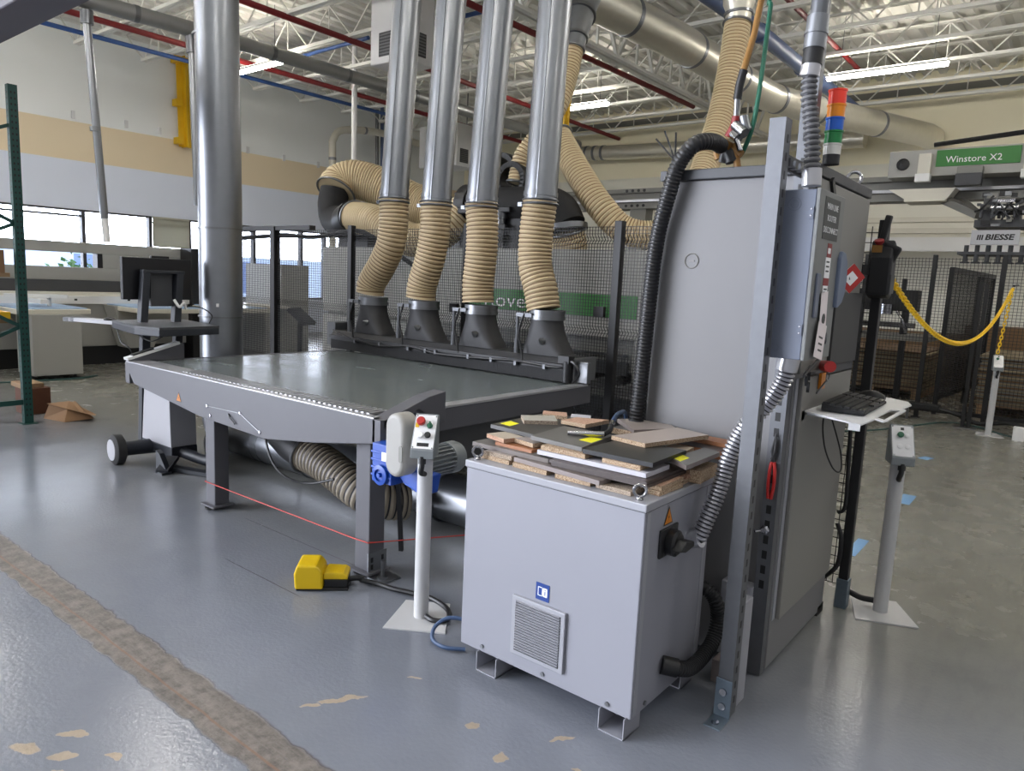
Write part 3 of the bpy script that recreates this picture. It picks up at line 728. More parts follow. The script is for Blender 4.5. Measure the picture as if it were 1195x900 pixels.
for x in (-5.39, -4.70, -4.02, -3.335):
    m = MB(); rs = []
    for t_ in [i / 8 for i in range(9)]:
        z = 1.09 + .285 * t_; k = 1 - (1 - t_) ** 2.1; hx = .21 * (1 - k) + .128 * k; hy = .11 * (1 - k) + .128 * k; cx = x + .03 * (1 - k); n_ = 6 * (1 - k) + 2 * k
        ring = []
        for j in range(32):
            an = 2 * PI * j / 32; c_, s_ = math.cos(an), math.sin(an)
            ring.append((cx + hx * math.copysign(abs(c_) ** (2 / n_), c_), 4.6 + hy * math.copysign(abs(s_) ** (2 / n_), s_), z))
        rs.append(ring)
    m.rings(rs); f = m.build('funnel', 'funnel', Hd)
    m = MB(); m.lathe([(.128, 0), (.142, 0), (.142, .03), (.134, .03), (.134, .05), (.14, .05), (.14, .075), (.128, .075)], (x, 4.6, 1.36), seg=28); m.build('collar', 'steel', f)
    m = MB(); m.cyl((x - .19, 4.47, 1.13), (x - .19, 4.47, 1.38), .013, 10); m.cyl((x - .19, 4.47, 1.09), (x - .19, 4.47, 1.2), .02, 10); m.bar((x - .2, 4.47, 1.39), (x - .05, 4.47, 1.39), .02, .03); m.build('piston_rod', 'strut_zinc', f)
    m = MB(); m.lathe([(.0, 0), (.03, 0), (.0, .05)], (x + .05, 4.475, 1.20), (0, -1, .4), 8); m.build('deflector', 'steel', f)
    m = MB(); m.tube(spl([(x - .12, 4.46, 1.4), (x - .16, 4.45, 1.25), (x - .13, 4.45, 1.14), (x - .10, 4.44, 1.03)], 6), .008, 6); m.build('sensor_cable', 'black', f)

# ================================================================== four drop hoses and ducts
hs = [[(-5.439, 4.600, 1.470), (-5.417, 4.600, 1.568), (-5.275, 4.600, 1.741), (-5.162, 4.600, 1.923), (-5.127, 4.600, 2.125), (-5.128, 4.600, 2.340)],
      [(-4.748, 4.600, 1.456), (-4.731, 4.600, 1.579), (-4.643, 4.600, 1.807), (-4.594, 4.600, 2.044), (-4.589, 4.600, 2.293)],
      [(-4.059, 4.600, 1.455), (-4.067, 4.600, 1.604), (-4.045, 4.600, 1.831), (-4.042, 4.600, 2.041), (-4.063, 4.600, 2.263)],
      [(-3.374, 4.600, 1.438), (-3.413, 4.600, 1.590), (-3.474, 4.600, 1.761), (-3.486, 4.600, 1.959), (-3.460, 4.600, 2.272)]]
tp = [(-5.158, 4.750, 4.384), (-4.608, 4.750, 4.265), (-4.073, 4.750, 4.149), (-3.516, 4.750, 4.029)]
pos = ['leftmost', 'second from left', 'second from right', 'rightmost']
for i in range(4):
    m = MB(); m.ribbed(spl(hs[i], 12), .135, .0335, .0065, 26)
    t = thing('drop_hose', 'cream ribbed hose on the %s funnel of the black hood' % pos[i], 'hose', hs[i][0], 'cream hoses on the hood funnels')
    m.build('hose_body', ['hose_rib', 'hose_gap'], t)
    b0 = Vector(hs[i][-1])
    m = MB(); m.torus(b0 - Vector((0, 0, .03)), .137, .009, (0, 0, 1), 28, 8); m.torus(b0 - Vector((0, 0, .0)), .137, .006, (0, 0, 1), 28, 8); m.box(b0.x - .175, b0.x - .13, b0.y - .06, b0.y - .02, b0.z - .045, b0.z - .015); m.build('hose_clamp', 'galv_dark', t)
    t = thing('drop_duct', 'round silver duct rising from the %s ribbed hose of the hood' % pos[i], 'duct', hs[i][-1], 'silver ducts above the hood hoses')
    a_, b_ = b0, Vector(tp[i]); d_ = (b_ - a_).normalized(); b_ = a_ + d_ * ((5.55 - a_.z) / d_.z)
    m = MB(); m.tube([a_ - d_ * .02, b_], .128, 32); m.build('duct_body', 'galv', t)
    m = MB(); m.bar(a_ + Vector((.05, -.122, 0)), b_ + Vector((.05, -.122, 0)), .012, .006, up=(0, 1, 0)); m.build('seam', 'galv', t, smooth=0)
    m = MB(); m.tube([a_ + d_ * .02, a_ + d_ * .06], .134, 32); m.build('end_band', 'galv', t)

# ================================================================== router machine behind the fence
R_ = thing('router_machine', 'large beige router machine with green lettered stripe behind the mesh fence', 'machine', (-5.6, 6.6, 0))
m = MB(); m.box(-8.05, -3.12, 6.0, 7.0, 1.14, 1.98); m.build('front_cover', 'beige_machine', R_, smooth=0, bevel=.01)
MB().box(-5.45, -3.33, 5.988, 6.0, 1.34, 1.555).build('green_stripe', 'green', R_, smooth=0)
text('lettering', 'Rover', .21, 'label_white', R_, (-4.86, 5.985, 1.435), (1, 0, 0), (0, 0, 1), sx=1.35)
MB().box(-8.0, -3.3, 6.05, 6.9, .84, 1.14).build('lower_beam', 'beige_dark', R_, smooth=0, bevel=.01)
m = MB(); m.box(-6.35, -3.4, 6.0, 6.06, .80, .92); m.box(-6.35, -3.4, 5.98, 6.05, .98, 1.0); m.build('dark_slot', 'cab_dark', R_, smooth=0)
MB().box(-8.05, -6.4, 6.0, 7.0, 0, 1.1).build('left_cabinet', 'beige_machine', R_, smooth=0, bevel=.01)
MB().box(-3.34, -3.1, 6.0, 7.0, .55, 1.14).build('right_cover', 'beige_machine', R_, smooth=0, bevel=.01)
MB().box(-6.4, -2.6, 5.2, 6.9, .05, .72).build('bed', 'cab_dark', R_, smooth=0, bevel=.01)
m = MB()
for k in range(9): m.box(-6.3 + k * .4, -6.24 + k * .4, 5.2, 6.8, .72, .80)
m.build('support_bar', 'table_dark', R_, smooth=0)
m = MB()
for k in range(7): m.box(-3.2, -2.05, 5.15 + k * .2, 5.22 + k * .2, .35 , .40); m.box(-3.2, -2.05, 5.15 + k * .2, 5.22 + k * .2, .55, .60)
m.build('roller_grid', 'black', R_, smooth=0)
# black dust manifold on top
m = MB(); m.tube(spl([(-5.746, 6.300, 2.476), (-5.335, 6.300, 2.455), (-4.763, 6.300, 2.440), (-4.514, 6.300, 2.390), (-4.383, 6.300, 2.213)], 8), .21, 28); m.build('dust_manifold', 'black_soft', R_)
m = MB(); m.tube([(-5.786, 6.300, 2.477), (-5.641, 6.300, 2.468)], .235, 28); m.build('manifold_collar', 'black', R_)
m = MB(); m.tube([(-4.390, 6.300, 2.240), (-4.381, 6.300, 2.187)], .225, 28); m.build('manifold_collar', 'steel', R_)
m = MB(); m.box(-5.75, -4.85, 6.15, 6.7, 1.98, 2.42); m.box(-5.70, -4.95, 6.05, 6.1, 2.36, 2.42); m.box(-5.5, -5.0, 6.05, 6.1, 2.18, 2.24); m.build('spindle_housing', 'black', R_, smooth=0, bevel=.01)
m = MB(); m.cyl((-5.1, 6.1, 1.98), (-5.1, 6.1, 2.3), .05, 12); m.cyl((-5.1, 6.1, 2.3), (-5.1, 6.1, 2.38), .07, 12); m.build('air_filter', 'steel', R_)
# energy chain loop
m = MB(); cc = Vector((-5.122, 6.350, 2.720)); r_ = .17
for k in range(17):
    an = PI * (-.12) + PI * 1.24 * k / 16; p = cc + Vector((math.cos(an) * r_, 0, math.sin(an) * r_)); m.cbox(p, (.06, .22, .065), Matrix.Rotation(-an, 3, 'Y'))
m.build('cable_chain', 'black', R_, smooth=0, bevel=.004)
m = MB(); cc = Vector((-5.607, 6.750, 2.912))
for k in range(15):
    an = PI * (-.05) + PI * 1.1 * k / 14; p = cc + Vector((math.cos(an) * .17, 0, math.sin(an) * .17)); m.cbox(p, (.06, .2, .06), Matrix.Rotation(-an, 3, 'Y'))
m.build('cable_chain', 'black', R_, smooth=0, bevel=.004)

def big_hose(label, pts, r, clampends=(True, True)):
    p = spl(pts, 14); t = thing('extraction_hose', label, 'hose', pts[0], 'large cream hoses above the router')
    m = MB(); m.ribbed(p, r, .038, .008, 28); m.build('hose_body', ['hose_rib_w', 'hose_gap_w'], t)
    for i, e in enumerate(clampends):
        if e:
            c, d_ = (p[0], p[1] - p[0]) if i == 0 else (p[-1], p[-1] - p[-2])
            m = MB(); m.torus(c, r + .005, .014, d_, 28, 8); m.build('hose_clamp', 'steel', t)
    return t
# black elbow and the two hoses on the left
E_ = thing('dust_elbow', 'black curved dust elbow at the left end of the cream hoses', 'duct elbow', (-8.160, 6.400, 2.301))
m = MB(); m.tube(spl([(-8.465, 6.500, 2.781), (-8.454, 6.450, 2.566), (-8.329, 6.400, 2.373), (-7.933, 6.250, 2.297), (-7.571, 6.100, 2.344)], 8), .20, 28); m.build('elbow_body', 'black_soft', E_)
m = MB(); m.tube([(-7.736, 6.150, 2.307), (-7.512, 6.080, 2.351)], .225, 28); m.build('collar', 'black', E_)
MB().box(-8.0, -7.4, 6.2, 6.6, 1.98, 2.28).build('elbow_mount', 'black', E_, smooth=0, bevel=.01)
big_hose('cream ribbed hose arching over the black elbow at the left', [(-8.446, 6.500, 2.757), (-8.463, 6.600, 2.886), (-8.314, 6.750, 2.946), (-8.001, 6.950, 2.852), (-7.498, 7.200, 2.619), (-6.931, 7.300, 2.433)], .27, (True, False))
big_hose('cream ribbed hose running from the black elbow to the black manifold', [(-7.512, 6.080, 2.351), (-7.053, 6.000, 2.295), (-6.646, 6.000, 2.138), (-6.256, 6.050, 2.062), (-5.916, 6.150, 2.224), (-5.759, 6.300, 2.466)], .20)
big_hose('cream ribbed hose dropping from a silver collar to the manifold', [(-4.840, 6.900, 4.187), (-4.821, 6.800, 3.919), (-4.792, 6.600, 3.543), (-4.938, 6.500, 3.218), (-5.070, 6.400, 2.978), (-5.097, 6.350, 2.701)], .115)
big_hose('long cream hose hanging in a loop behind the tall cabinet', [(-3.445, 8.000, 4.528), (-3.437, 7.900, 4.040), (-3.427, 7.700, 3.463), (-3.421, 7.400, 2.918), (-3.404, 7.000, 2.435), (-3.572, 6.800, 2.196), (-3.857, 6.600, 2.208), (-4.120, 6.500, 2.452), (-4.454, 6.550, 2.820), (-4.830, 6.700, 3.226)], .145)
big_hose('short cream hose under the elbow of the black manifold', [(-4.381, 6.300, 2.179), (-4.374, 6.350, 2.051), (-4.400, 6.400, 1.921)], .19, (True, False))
# silver collars above those hoses
t = thing('duct_reducer', 'silver reducer joining the sloping duct to the cream hose', 'duct reducer', (-4.838, 6.900, 4.169))
m = MB(); m.tube([(-4.838, 6.900, 4.169), (-4.859, 6.950, 4.311), (-4.870, 7.000, 4.469), (-4.953, 7.150, 4.726), (-5.012, 7.300, 4.984)], [.12, .125, .15, .19, .23], 28); m.build('reducer_body', 'galv', t)
for q in (0, 1):
    m = MB(); m.tube([((-4.859, 6.950, 4.311), (-4.907, 7.070, 4.586))[q], ((-4.864, 6.960, 4.341), (-4.918, 7.090, 4.629))[q]], (.145, .19)[q], 28); m.build('clamp_ring', 'steel', t)
t = thing('duct_reducer', 'silver reducer on the blue-grey pipe above the looped hose', 'duct reducer', (-3.443, 8.000, 4.510))
m = MB(); m.tube([(-3.443, 8.000, 4.510), (-3.448, 8.000, 4.669), (-3.450, 8.000, 4.740), (-3.465, 8.000, 4.952)], [.135, .14, .17, .175], 24); m.build('reducer_body', 'galv_warm', t)
m = MB(); m.tube([(-3.447, 8.000, 4.616), (-3.449, 8.000, 4.643)], .155, 24); m.build('clamp_ring', 'steel', t)

# ================================================================== mesh fences
def mesh_panel(parent, p0, p1, z0, z1, dx=.026, dz=.026, w=.0042, name='mesh_panel', folds=()):
    p0, p1 = Vector(p0), Vector(p1); L = (p1 - p0).length; d = (p1 - p0) / L; nrm = Vector((-d.y, d.x, 0)); m = MB()
    n = int(L / dx)
    prof = [(z0, 0)]
    for f in sorted(folds): prof += [(f - .035, 0), (f, .03), (f + .035, 0)]
    prof.append((z1, 0))
    for k in range(n + 1):
        b = p0 + d * (L * k / n)
        for (za, oa), (zb, ob) in zip(prof, prof[1:]):
            m.bar(b + nrm * oa + Vector((0, 0, za)), b + nrm * ob + Vector((0, 0, zb)), w, caps=False)
    z = z0
    while z <= z1 + 1e-6:
        o = 0
        for f in folds:
            if abs(z - f) < .035: o = .03 * (1 - abs(z - f) / .035)
        m.bar(p0 + nrm * o + Vector((0, 0, z)), p1 + nrm * o + Vector((0, 0, z)), w, caps=False); z += dz
    return m.build(name, 'black', parent, smooth=0)
def post(parent, x, y, z1, w=.05, z0=.0, foot=True):
    m = MB(); m.box(x - w / 2, x + w / 2, y - w / 2, y + w / 2, z0 + .01, z1); p = m.build('post', 'black', parent, smooth=0, bevel=.003)
    if foot: MB().box(x - w, x + w, y - w, y + w, z0, z0 + .012).build('foot_plate', 'black', p, smooth=0)
    return p
FY = 4.95
Fz = thing('safety_fence', 'black mesh safety fence standing behind the hood and table', 'fence', (-5, FY, 0))
for x, w in ((-7.55, .085), (-6.16, .06), (-4.53, .05), (-2.94, .065)): post(Fz, x, FY, 2.14, w)
post(Fz, -1.66, FY, 2.14, .06)
for x0, x1 in ((-8.35, -7.6), (-7.5, -6.2), (-6.12, -4.56), (-4.5, -2.98), (-2.9, -1.7)): mesh_panel(Fz, (x0, FY, 0), (x1, FY, 0), .12, 2.10, folds=(.62, 1.28, 2.0))
MB().box(-8.45, -6.85, FY - .03, FY + .05, 2.10, 2.15).build('top_rail', 'black', Fz, smooth=0)
for x, z in ((-4.6, 1.375), (-3.03, 1.437)): MB().box(x - .07, x + .02, FY - .06, FY - .02, z - .04, z + .04).build('latch', 'black', Fz, smooth=0)
m = MB(); m.tube(spl([(-8.4, FY + .08, 2.02), (-7.5, FY + .08, 2.05), (-6.9, FY + .08, 2.03), (-6.2, FY + .06, 2.09), (-5.95, FY + .1, 2.03), (-5.75, FY + .2, 1.9), (-5.62, FY + .5, 1.7)], 8), .025, 8)
tag(m.build('fence_cable', 'black'), 'black cable sagging along the top of the fence left of the hoses', 'cable')

# ================================================================== control stands
def stand(label, loc, rotz, estop=True):
    t = thing('control_stand', label, 'control stand', (0, 0, 0), 'white control stands')
    m = MB(); m.prism([(-.15, -.15), (.15, -.15), (.115, .16), (-.115, .16)], 'z', 0, .008); m.build('base_plate', 'stand_white', t, smooth=0, bevel=.002)
    m = MB(); m.cyl((0, 0, .006), (0, 0, .86), .036, 24); m.build('pole', 'stand_white', t)
    # tilted box head
    R = Matrix.Rotation(math.radians(-38), 3, 'X'); c = Vector((0, -.035, .925))
    m = MB(); m.prism([(-.06, .82), (.045, .82), (.045, 1.0), (.02, 1.012), (-.06, .90)] if False else [(-.085, .815), (.04, .815), (.04, 1.0), (.02, 1.01), (-.085, .855)], 'x', -.055, .055); hd = m.build('button_box', 'motor_grey', t, smooth=0, bevel=.004)
    n = Vector((0, -.155, .105)).normalized(); n = Vector((0, -(1.01 - .855), .105)).normalized(); up = Vector((0, .105, .155)).normalized(); X = Vector((1, 0, 0)); o = Vector((0, -.0325, .9325))
    def P(x, u, k): return o + X * x + up * u + n * k
    m = MB(); vs = [P(-.05, -.085, .002), P(.05, -.085, .002), P(.05, .085, .002), P(-.05, .085, .002)]; m.add(vs, [(0, 1, 2, 3)]); m.build('face_plate', 'label_white', hd, smooth=0)
    def btn(x, u, r, h, mm, nm): 
        q = MB(); q.lathe([(r * .7, .002), (r * .7, h * .5), (r, h * .5), (r, h * .85), (r * .8, h), (0, h)], P(x, u, 0), n, 20); q.build(nm, mm, hd)
    if estop:
        btn(-.02, .045, .021, .034, 'red', 'stop_button'); btn(.022, .028, .014, .02, 'knob_green', 'start_button')
        q = MB(); q.bar(P(.022, .015, .02), P(.022, .045, .02), .007, .012, up=n); q.build('selector_grip', 'knob_green', hd, smooth=0)
        btn(-.017, -.02, .016, .018, 'label_white', 'lamp_button'); btn(.018, -.02, .015, .022, 'black', 'selector_switch')
        q = MB(); q.add([P(-.048, .02, .0025), P(-.03, .02, .0025), P(-.03, .045, .0025), P(-.048, .045, .0025)], [(0, 1, 2, 3)]); q.build('yellow_patch', 'yellow', hd, smooth=0)
        q = MB(); q.add([P(-.028, -.074, .0025), P(.028, -.074, .0025), P(.028, -.056, .0025), P(-.028, -.056, .0025)], [(0, 1, 2, 3)]); q.build('name_plate', 'black', hd, smooth=0)
    else:
        btn(-.012, .03, .015, .022, 'knob_green', 'start_button'); btn(.02, .03, .012, .008, 'label_white', 'blank_button'); btn(-.015, -.03, .013, .006, 'label_white', 'blank_button'); btn(.02, -.03, .013, .006, 'label_white', 'blank_button')
        q = MB(); q.box(0, 0, 0, 0, 0, 0) if False else None
        q = MB(); q.add([P(-.008, .06, .0025), P(.008, .06, .0025), P(.008, .075, .0025), P(-.008, .075, .0025)], [(0, 1, 2, 3)]); q.build('name_plate', 'black', hd, smooth=0)
    q = MB()
    for x, u in ((-.045, -.08), (.045, -.08), (.045, .08), (-.045, .08)): q.lathe([(0, .004), (.004, .004), (.004, 0)], P(x, u, .0), n, 8)
    q.build('screw', 'chrome', hd)
    m = MB(); m.tube(spl([(.0, -.07, .82), (0, -.075, .78), (-.005, -.065, .745), (.005, -.03, .73)], 6), .013, 10); m.cyl((0, -.07, .825), (0, -.072, .79), .018, 10); m.build('cable_gland', 'black', t)
    t.location = loc; t.rotation_euler = (0, 0, rotz); return t
s1 = stand('white control stand with red stop button between the table corner and white cabinet', (-2.39, 2.375, 0), math.radians(33), True)
s2 = stand('white control stand with green button on the open floor at right', (-.70, 4.10, 0), math.radians(24), False)
s3 = dup(s2, (-.88, 10.75, 0), math.radians(14), label='distant white control stand before the back fence below the chain')

# ================================================================== white transformer cabinet
W = thing('transformer_cabinet', 'white metal transformer cabinet with front vent grille under a pile of boards', 'cabinet', (-1.56, 2.5, 0))
cx0, cx1, cy0, cy1 = -1.99, -1.135, 2.212, 2.785
MB().box(cx0 + .006, cx1 - .006, cy0 + .006, cy1, .08, .875).build('body', 'cab_white', W, smooth=0, bevel=.004)
MB().box(cx0, cx1, cy0, cy1 + .005, .868, .898).build('lid', 'cab_white_lid', W, smooth=0, bevel=.004)
MB().box(cx0 + .004, cx1 - .004, cy0 + .004, cy1, .8655, .869).build('lid_gap', 'cab_dark', W, smooth=0)
for ya, yb in ((cy0 + .02, cy0 + .045), (cy1 - .05, cy1 - .03)): MB().box(cx1 - .0065, cx1 - .004, ya, yb, .09, .862).build('side_fold', 'cab_white_lid', W, smooth=0)
for x in (-1.87, -1.26):
    m = MB(); x0, x1 = x - .005, x + .105
    m.box(x0, x0 + .004, cy0 - .012, cy0 + .11, 0, .085); m.box(x1 - .004, x1, cy0 - .012, cy0 + .11, 0, .085); m.box(x0, x1, cy0 - .012, cy0 + .11, 0, .005); m.build('foot', 'cab_white', W, smooth=0)
    m = MB(); m.box(x0, x0 + .004, cy1 - .12, cy1 - .01, 0, .085); m.box(x1 - .004, x1, cy1 - .12, cy1 - .01, 0, .085); m.box(x0, x1, cy1 - .12, cy1 - .01, 0, .005); m.build('foot', 'cab_white', W, smooth=0)
g = MB(); gx0, gx1, gz0, gz1 = -1.70, -1.44, .145, .395
g.box(gx0, gx1, cy0 - .008, cy0 + .006, gz0, gz1); G = g.build('vent_grille', 'cab_white_lid', W, smooth=0, bevel=.003)
g = MB()
for k in range(19): 
    z = gz0 + .022 + k * .0112; g.add([(gx0 + .022, cy0 - .0085, z), (gx1 - .022, cy0 - .0085, z), (gx1 - .022, cy0 - .015, z + .007), (gx0 + .022, cy0 - .015, z + .007), (gx0 + .022, cy0 - .0085, z + .0085), (gx1 - .022, cy0 - .0085, z + .0085)], [(0, 1, 2, 3), (3, 2, 5, 4)])
g.build('louvre', 'cab_white_lid', G, smooth=0)
g = MB(); g.box(gx0 + .02, gx1 - .02, cy0 - .0085, cy0 - .0082, gz0 + .018, gz1 - .018); g.build('louvre_gap', 'table_dark', G, smooth=0)
# blue manual sticker
m = MB(); m.box(-1.593, -1.528, cy0 + .004, cy0 + .0055, .408, .478); s_ = m.build('manual_sticker', 'label_blue', W, smooth=0)
m = MB(); yy = cy0 + .0036
def fr(x0, x1, z0, z1, t=.003): m.box(x0, x1, yy, yy + .0004, z0, z0 + t); m.box(x0, x1, yy, yy + .0004, z1 - t, z1); m.box(x0, x0 + t, yy, yy + .0004, z0, z1); m.box(x1 - t, x1, yy, yy + .0004, z0, z1)
fr(-1.583, -1.560, .425, .462); fr(-1.559, -1.537, .425, .462); m.box(-1.557, -1.539, yy, yy + .0004, .427, .460)
m.build('book_symbol', 'label_white', s_, smooth=0)
m = MB(); m.box(-1.550, -1.546, yy - .0006, yy, .432, .448); m.box(-1.550, -1.546, yy - .0006, yy, .451, .455); m.build('info_letter', 'label_blue', s_, smooth=0)
# switch with its lightning warning
m = MB(); m.box(cx1 - .006, cx1 + .004, 2.335, 2.475, .665, .775); S = m.build('main_switch', 'black', W, smooth=0, bevel=.004)
m = MB(); m.lathe([(0, 0), (.05, 0), (.05, .03), (.04, .038), (0, .038)], (cx1 + .003, 2.41, .715), (1, 0, 0), 24); m.build('switch_dial', 'black_gloss', S)
m = MB(); m.prism([(2.36, .705), (2.40, .735), (2.47, .72), (2.47, .70), (2.40, .693)], 'x', cx1 + .035, cx1 + .075); m.build('switch_grip', 'black', S, smooth=0, bevel=.004)
def tri_side(x, y, z, s, parent):
    warn(parent, (x, y, z), (0, 1, 0), (0, 0, 1), s)
tri_side(cx1 - .005, 2.40, .808, .075, W)
m = MB()
for x, y, z in ((-1.86, cy0 + .006, .105), (-1.54, cy0 + .006, .105), (-1.24, cy0 + .006, .105)): m.lathe([(0, 0), (.009, 0), (.009, .006), (0, .006)], (x, y, z), (0, -1, 0), 10)
m.lathe([(0, 0), (.009, 0), (.009, .006), (0, .006)], (cx1 - .006, 2.32, .105), (1, 0, 0), 10); m.lathe([(0, 0), (.009, 0), (.009, .006), (0, .006)], (cx1 - .006, 2.68, .105), (1, 0, 0), 10)
m.build('screw', 'steel', W)
for (x, y) in ((-1.955, 2.25), (-1.185, 2.25), (-1.185, 2.755), (-1.955, 2.755)):
    m = MB(); m.torus((x, y, .932), .022, .0058, (-.45, .9, 0), 22, 8); m.lathe([(0, 0), (.014, 0), (.014, .006), (.007, .012), (0, .012)], (x, y, .8975), seg=12); m.build('eye_bolt', 'chrome', W)
# hoses of the cabinet
m = MB(); m.ribbed(spl([(cx1 + .03, 2.46, .205), (cx1 + .05, 2.52, .18), (cx1 + .05, 2.60, .155), (cx1 + .05, 2.71, .16), (cx1 + .05, 2.80, .195), (cx1 + .045, 2.845, .27), (cx1 + .03, 2.84, .35), (cx1 - .01, 2.83, .39), (cx1 - .07, 2.825, .39)], 10), .031, .014, .004, 18)
t = thing('black_conduit', 'black ribbed conduit looping from the lower side of the white cabinet', 'conduit', (cx1 + .05, 2.7, .12)); m.build('conduit_body', ['black_soft', 'black_gloss'], t)
m = MB(); m.cyl((cx1 - .005, 2.44, .21), (cx1 + .045, 2.475, .20), .036, 18); m.build('end_fitting', 'black', t)
def flex(label, name, pts, r, pitch, amp, mm, fit=True):
    t = thing(name, label, 'conduit', pts[0]); m = MB(); m.ribbed(spl(pts, 12), r, pitch, amp, 18); m.build('conduit_body', mm, t)
    if fit:
        p = spl(pts, 12)
        for a, b in ((p[0], p[1]), (p[-1], p[-2])):
            d = (b - a).normalized(); q = MB(); q.cyl(a - d * .01, a + d * .05, r * 1.18, 18); q.build('end_fitting', 'flex_metal', t)
    return t
flex('shiny flexible metal conduit sweeping from the grey switch box down to the white cabinet', 'metal_conduit', [(-0.873, 2.760, 1.413), (-0.889, 2.760, 1.321), (-0.933, 2.750, 1.233), (-0.979, 2.740, 1.171), (-1.018, 2.730, 1.112), (-1.050, 2.700, 1.001), (-1.064, 2.660, 0.868), (-1.086, 2.620, 0.757), (cx1 + .03, 2.60, .69), (cx1 - .004, 2.60, .675)], .033, .016, .006, ['flex_metal', 'flex_gap', 'flex_metal'])

# ================================================================== pile of board offcuts
def board(label, corners, z, t, mats, name='board', extra=None):
    c = [Vector((x, y, z)) for x, y in corners]; m = MB(); m.slab(c, t)
    m.m = [0, 1] + [1] * (len(c)) ; o = m.build(name, mats, smooth=0)
    tag(o, label, 'board', 'board offcuts piled on the white cabinet'); return o
def rect(x0, x1, y0, y1, rot=0.0):
    cx, cy = (x0 + x1) / 2, (y0 + y1) / 2; c, s = math.cos(rot), math.sin(rot)
    return [(cx + (x - cx) * c - (y - cy) * s, cy + (x - cx) * s + (y - cy) * c) for x, y in ((x0, y0), (x1, y0), (x1, y1), (x0, y1))]
Z0 = .8985; TH = .0175
def ly(k): return Z0 + .018 * (k + 1)
# lowest layer
board('short chipboard offcut on the white lid by the left eye bolt', rect(-1.955, -1.80, 2.275, 2.44, -.04), ly(0), TH, ['chip', 'chip'])
board('chipboard strip lying lowest in the middle of the front edge', rect(-1.775, -1.60, 2.262, 2.45, -.03), ly(0), TH, ['chip', 'chip'])
board('chipboard strip lying lowest near the right front eye bolt', rect(-1.56, -1.40, 2.255, 2.45, .02), ly(0), TH, ['chip_grey', 'chip'])
board('small chipboard piece lying lowest beside the right front eye bolt', rect(-1.375, -1.225, 2.26, 2.42, -.02), ly(0), TH, ['chip_grey', 'chip_grey'])
board('chipboard strip along the right side edge at the bottom of the pile', rect(-1.21, -1.15, 2.34, 2.52, -.03), ly(0), TH, ['chip', 'chip'])
board('chipboard strip on the lid by the back right eye bolt', rect(-1.225, -1.165, 2.55, 2.72, .04), ly(0), TH, ['chip', 'chip'])
# second
board('small grey-topped offcut stacked by the left eye bolt', rect(-1.945, -1.80, 2.28, 2.42, .03), ly(1), TH, ['lam_pinkgrey', 'chip_grey'])
board('long thin grey-brown board lying along the front edge', rect(-1.785, -1.345, 2.262, 2.335, -.10), ly(1), TH, ['lam_greybrown', 'lam_edge'])
board('chipboard strip along the right side, second from the lid', rect(-1.215, -1.155, 2.35, 2.54, .02), ly(1), TH, ['chip_pink', 'chip'])
board('short pink chipboard piece beside the right edge strips', rect(-1.22, -1.16, 2.57, 2.66, .05), ly(1), TH, ['chip_pink', 'chip_pink'])
# third
board('wide grey-brown board reaching out at the left end', rect(-2.035, -1.63, 2.305, 2.44, .0), ly(2), TH, ['lam_grey', 'lam_greybrown'])
board('lower of two thin dark brown boards at the right front corner', rect(-1.60, -1.175, 2.285, 2.60, -.005), ly(2) - .006, .011, ['lam_brown', 'lam_brown'])
board('short chipboard block under the grey board on the right', rect(-1.165, -1.12, 2.60, 2.78, .05), ly(2), TH * 2.9, ['chip', 'chip'])
board('upper of two thin dark brown boards at the right front corner', rect(-1.61, -1.18, 2.282, 2.605, .004), ly(2) + .006, .011, ['lam_brown', 'lam_brown'])
# fourth
board('orange-brown strip lying on the grey board at the left', rect(-1.93, -1.73, 2.33, 2.41, -.03), ly(3) - .004, .0135, ['lam_orange', 'lam_orange'])
board('long white board with white front edge near the middle of the pile', rect(-1.695, -1.205, 2.318, 2.51, .012), ly(3) + .007, TH, ['lam_white', 'lam_white'])
board('grey board with yellow label at the right end of the pile', [(-1.213, 2.53), (-1.114, 2.461), (-1.118, 2.78), (-1.198, 2.81)], ly(4) + .012, TH, ['lam_grey', 'lam_edge'])
board('peach chipboard piece under the dark board at the left', rect(-1.985, -1.86, 2.335, 2.44, -.25), ly(4), TH, ['lam_cream', 'chip_pink'])
board('grey-topped chipboard piece beside the peach piece at left', rect(-1.85, -1.73, 2.36, 2.47, -.2), ly(4), TH, ['lam_pinkgrey', 'chip'])
# spacers on white board
board('chipboard spacer between the white board and the grey board', rect(-1.685, -1.475, 2.325, 2.55, .02), ly(4) + .008, TH, ['chip', 'chip'])
board('chipboard spacer under the black board', rect(-1.40, -1.235, 2.335, 2.52, -.01), ly(4) + .008, TH, ['chip', 'chip'])
board('cream chipboard piece on the right beneath the beige board', rect(-1.335, -1.235, 2.66, 2.80, .1), ly(4) + .006, TH, ['lam_cream', 'chip'])
# top boards
bd = board('dark grey board with yellow label at the back left', [(-2.061, 2.453), (-1.79, 2.428), (-1.84, 2.92), (-2.075, 2.90)], ly(5), TH, ['lam_dark', 'lam_dark'])
bg_ = board('grey board with worn face in the middle of the pile', [(-1.77, 2.37), (-1.505, 2.352), (-1.545, 2.665), (-1.80, 2.65)], ly(5) + .009, TH, ['lam_grey', 'lam_grey'])
bk = board('black board with black edges on top of the front right corner', [(-1.49, 2.335), (-1.191, 2.344), (-1.20, 2.639), (-1.485, 2.63)], ly(5) + .009, TH, ['lam_black', 'lam_blackedge'])
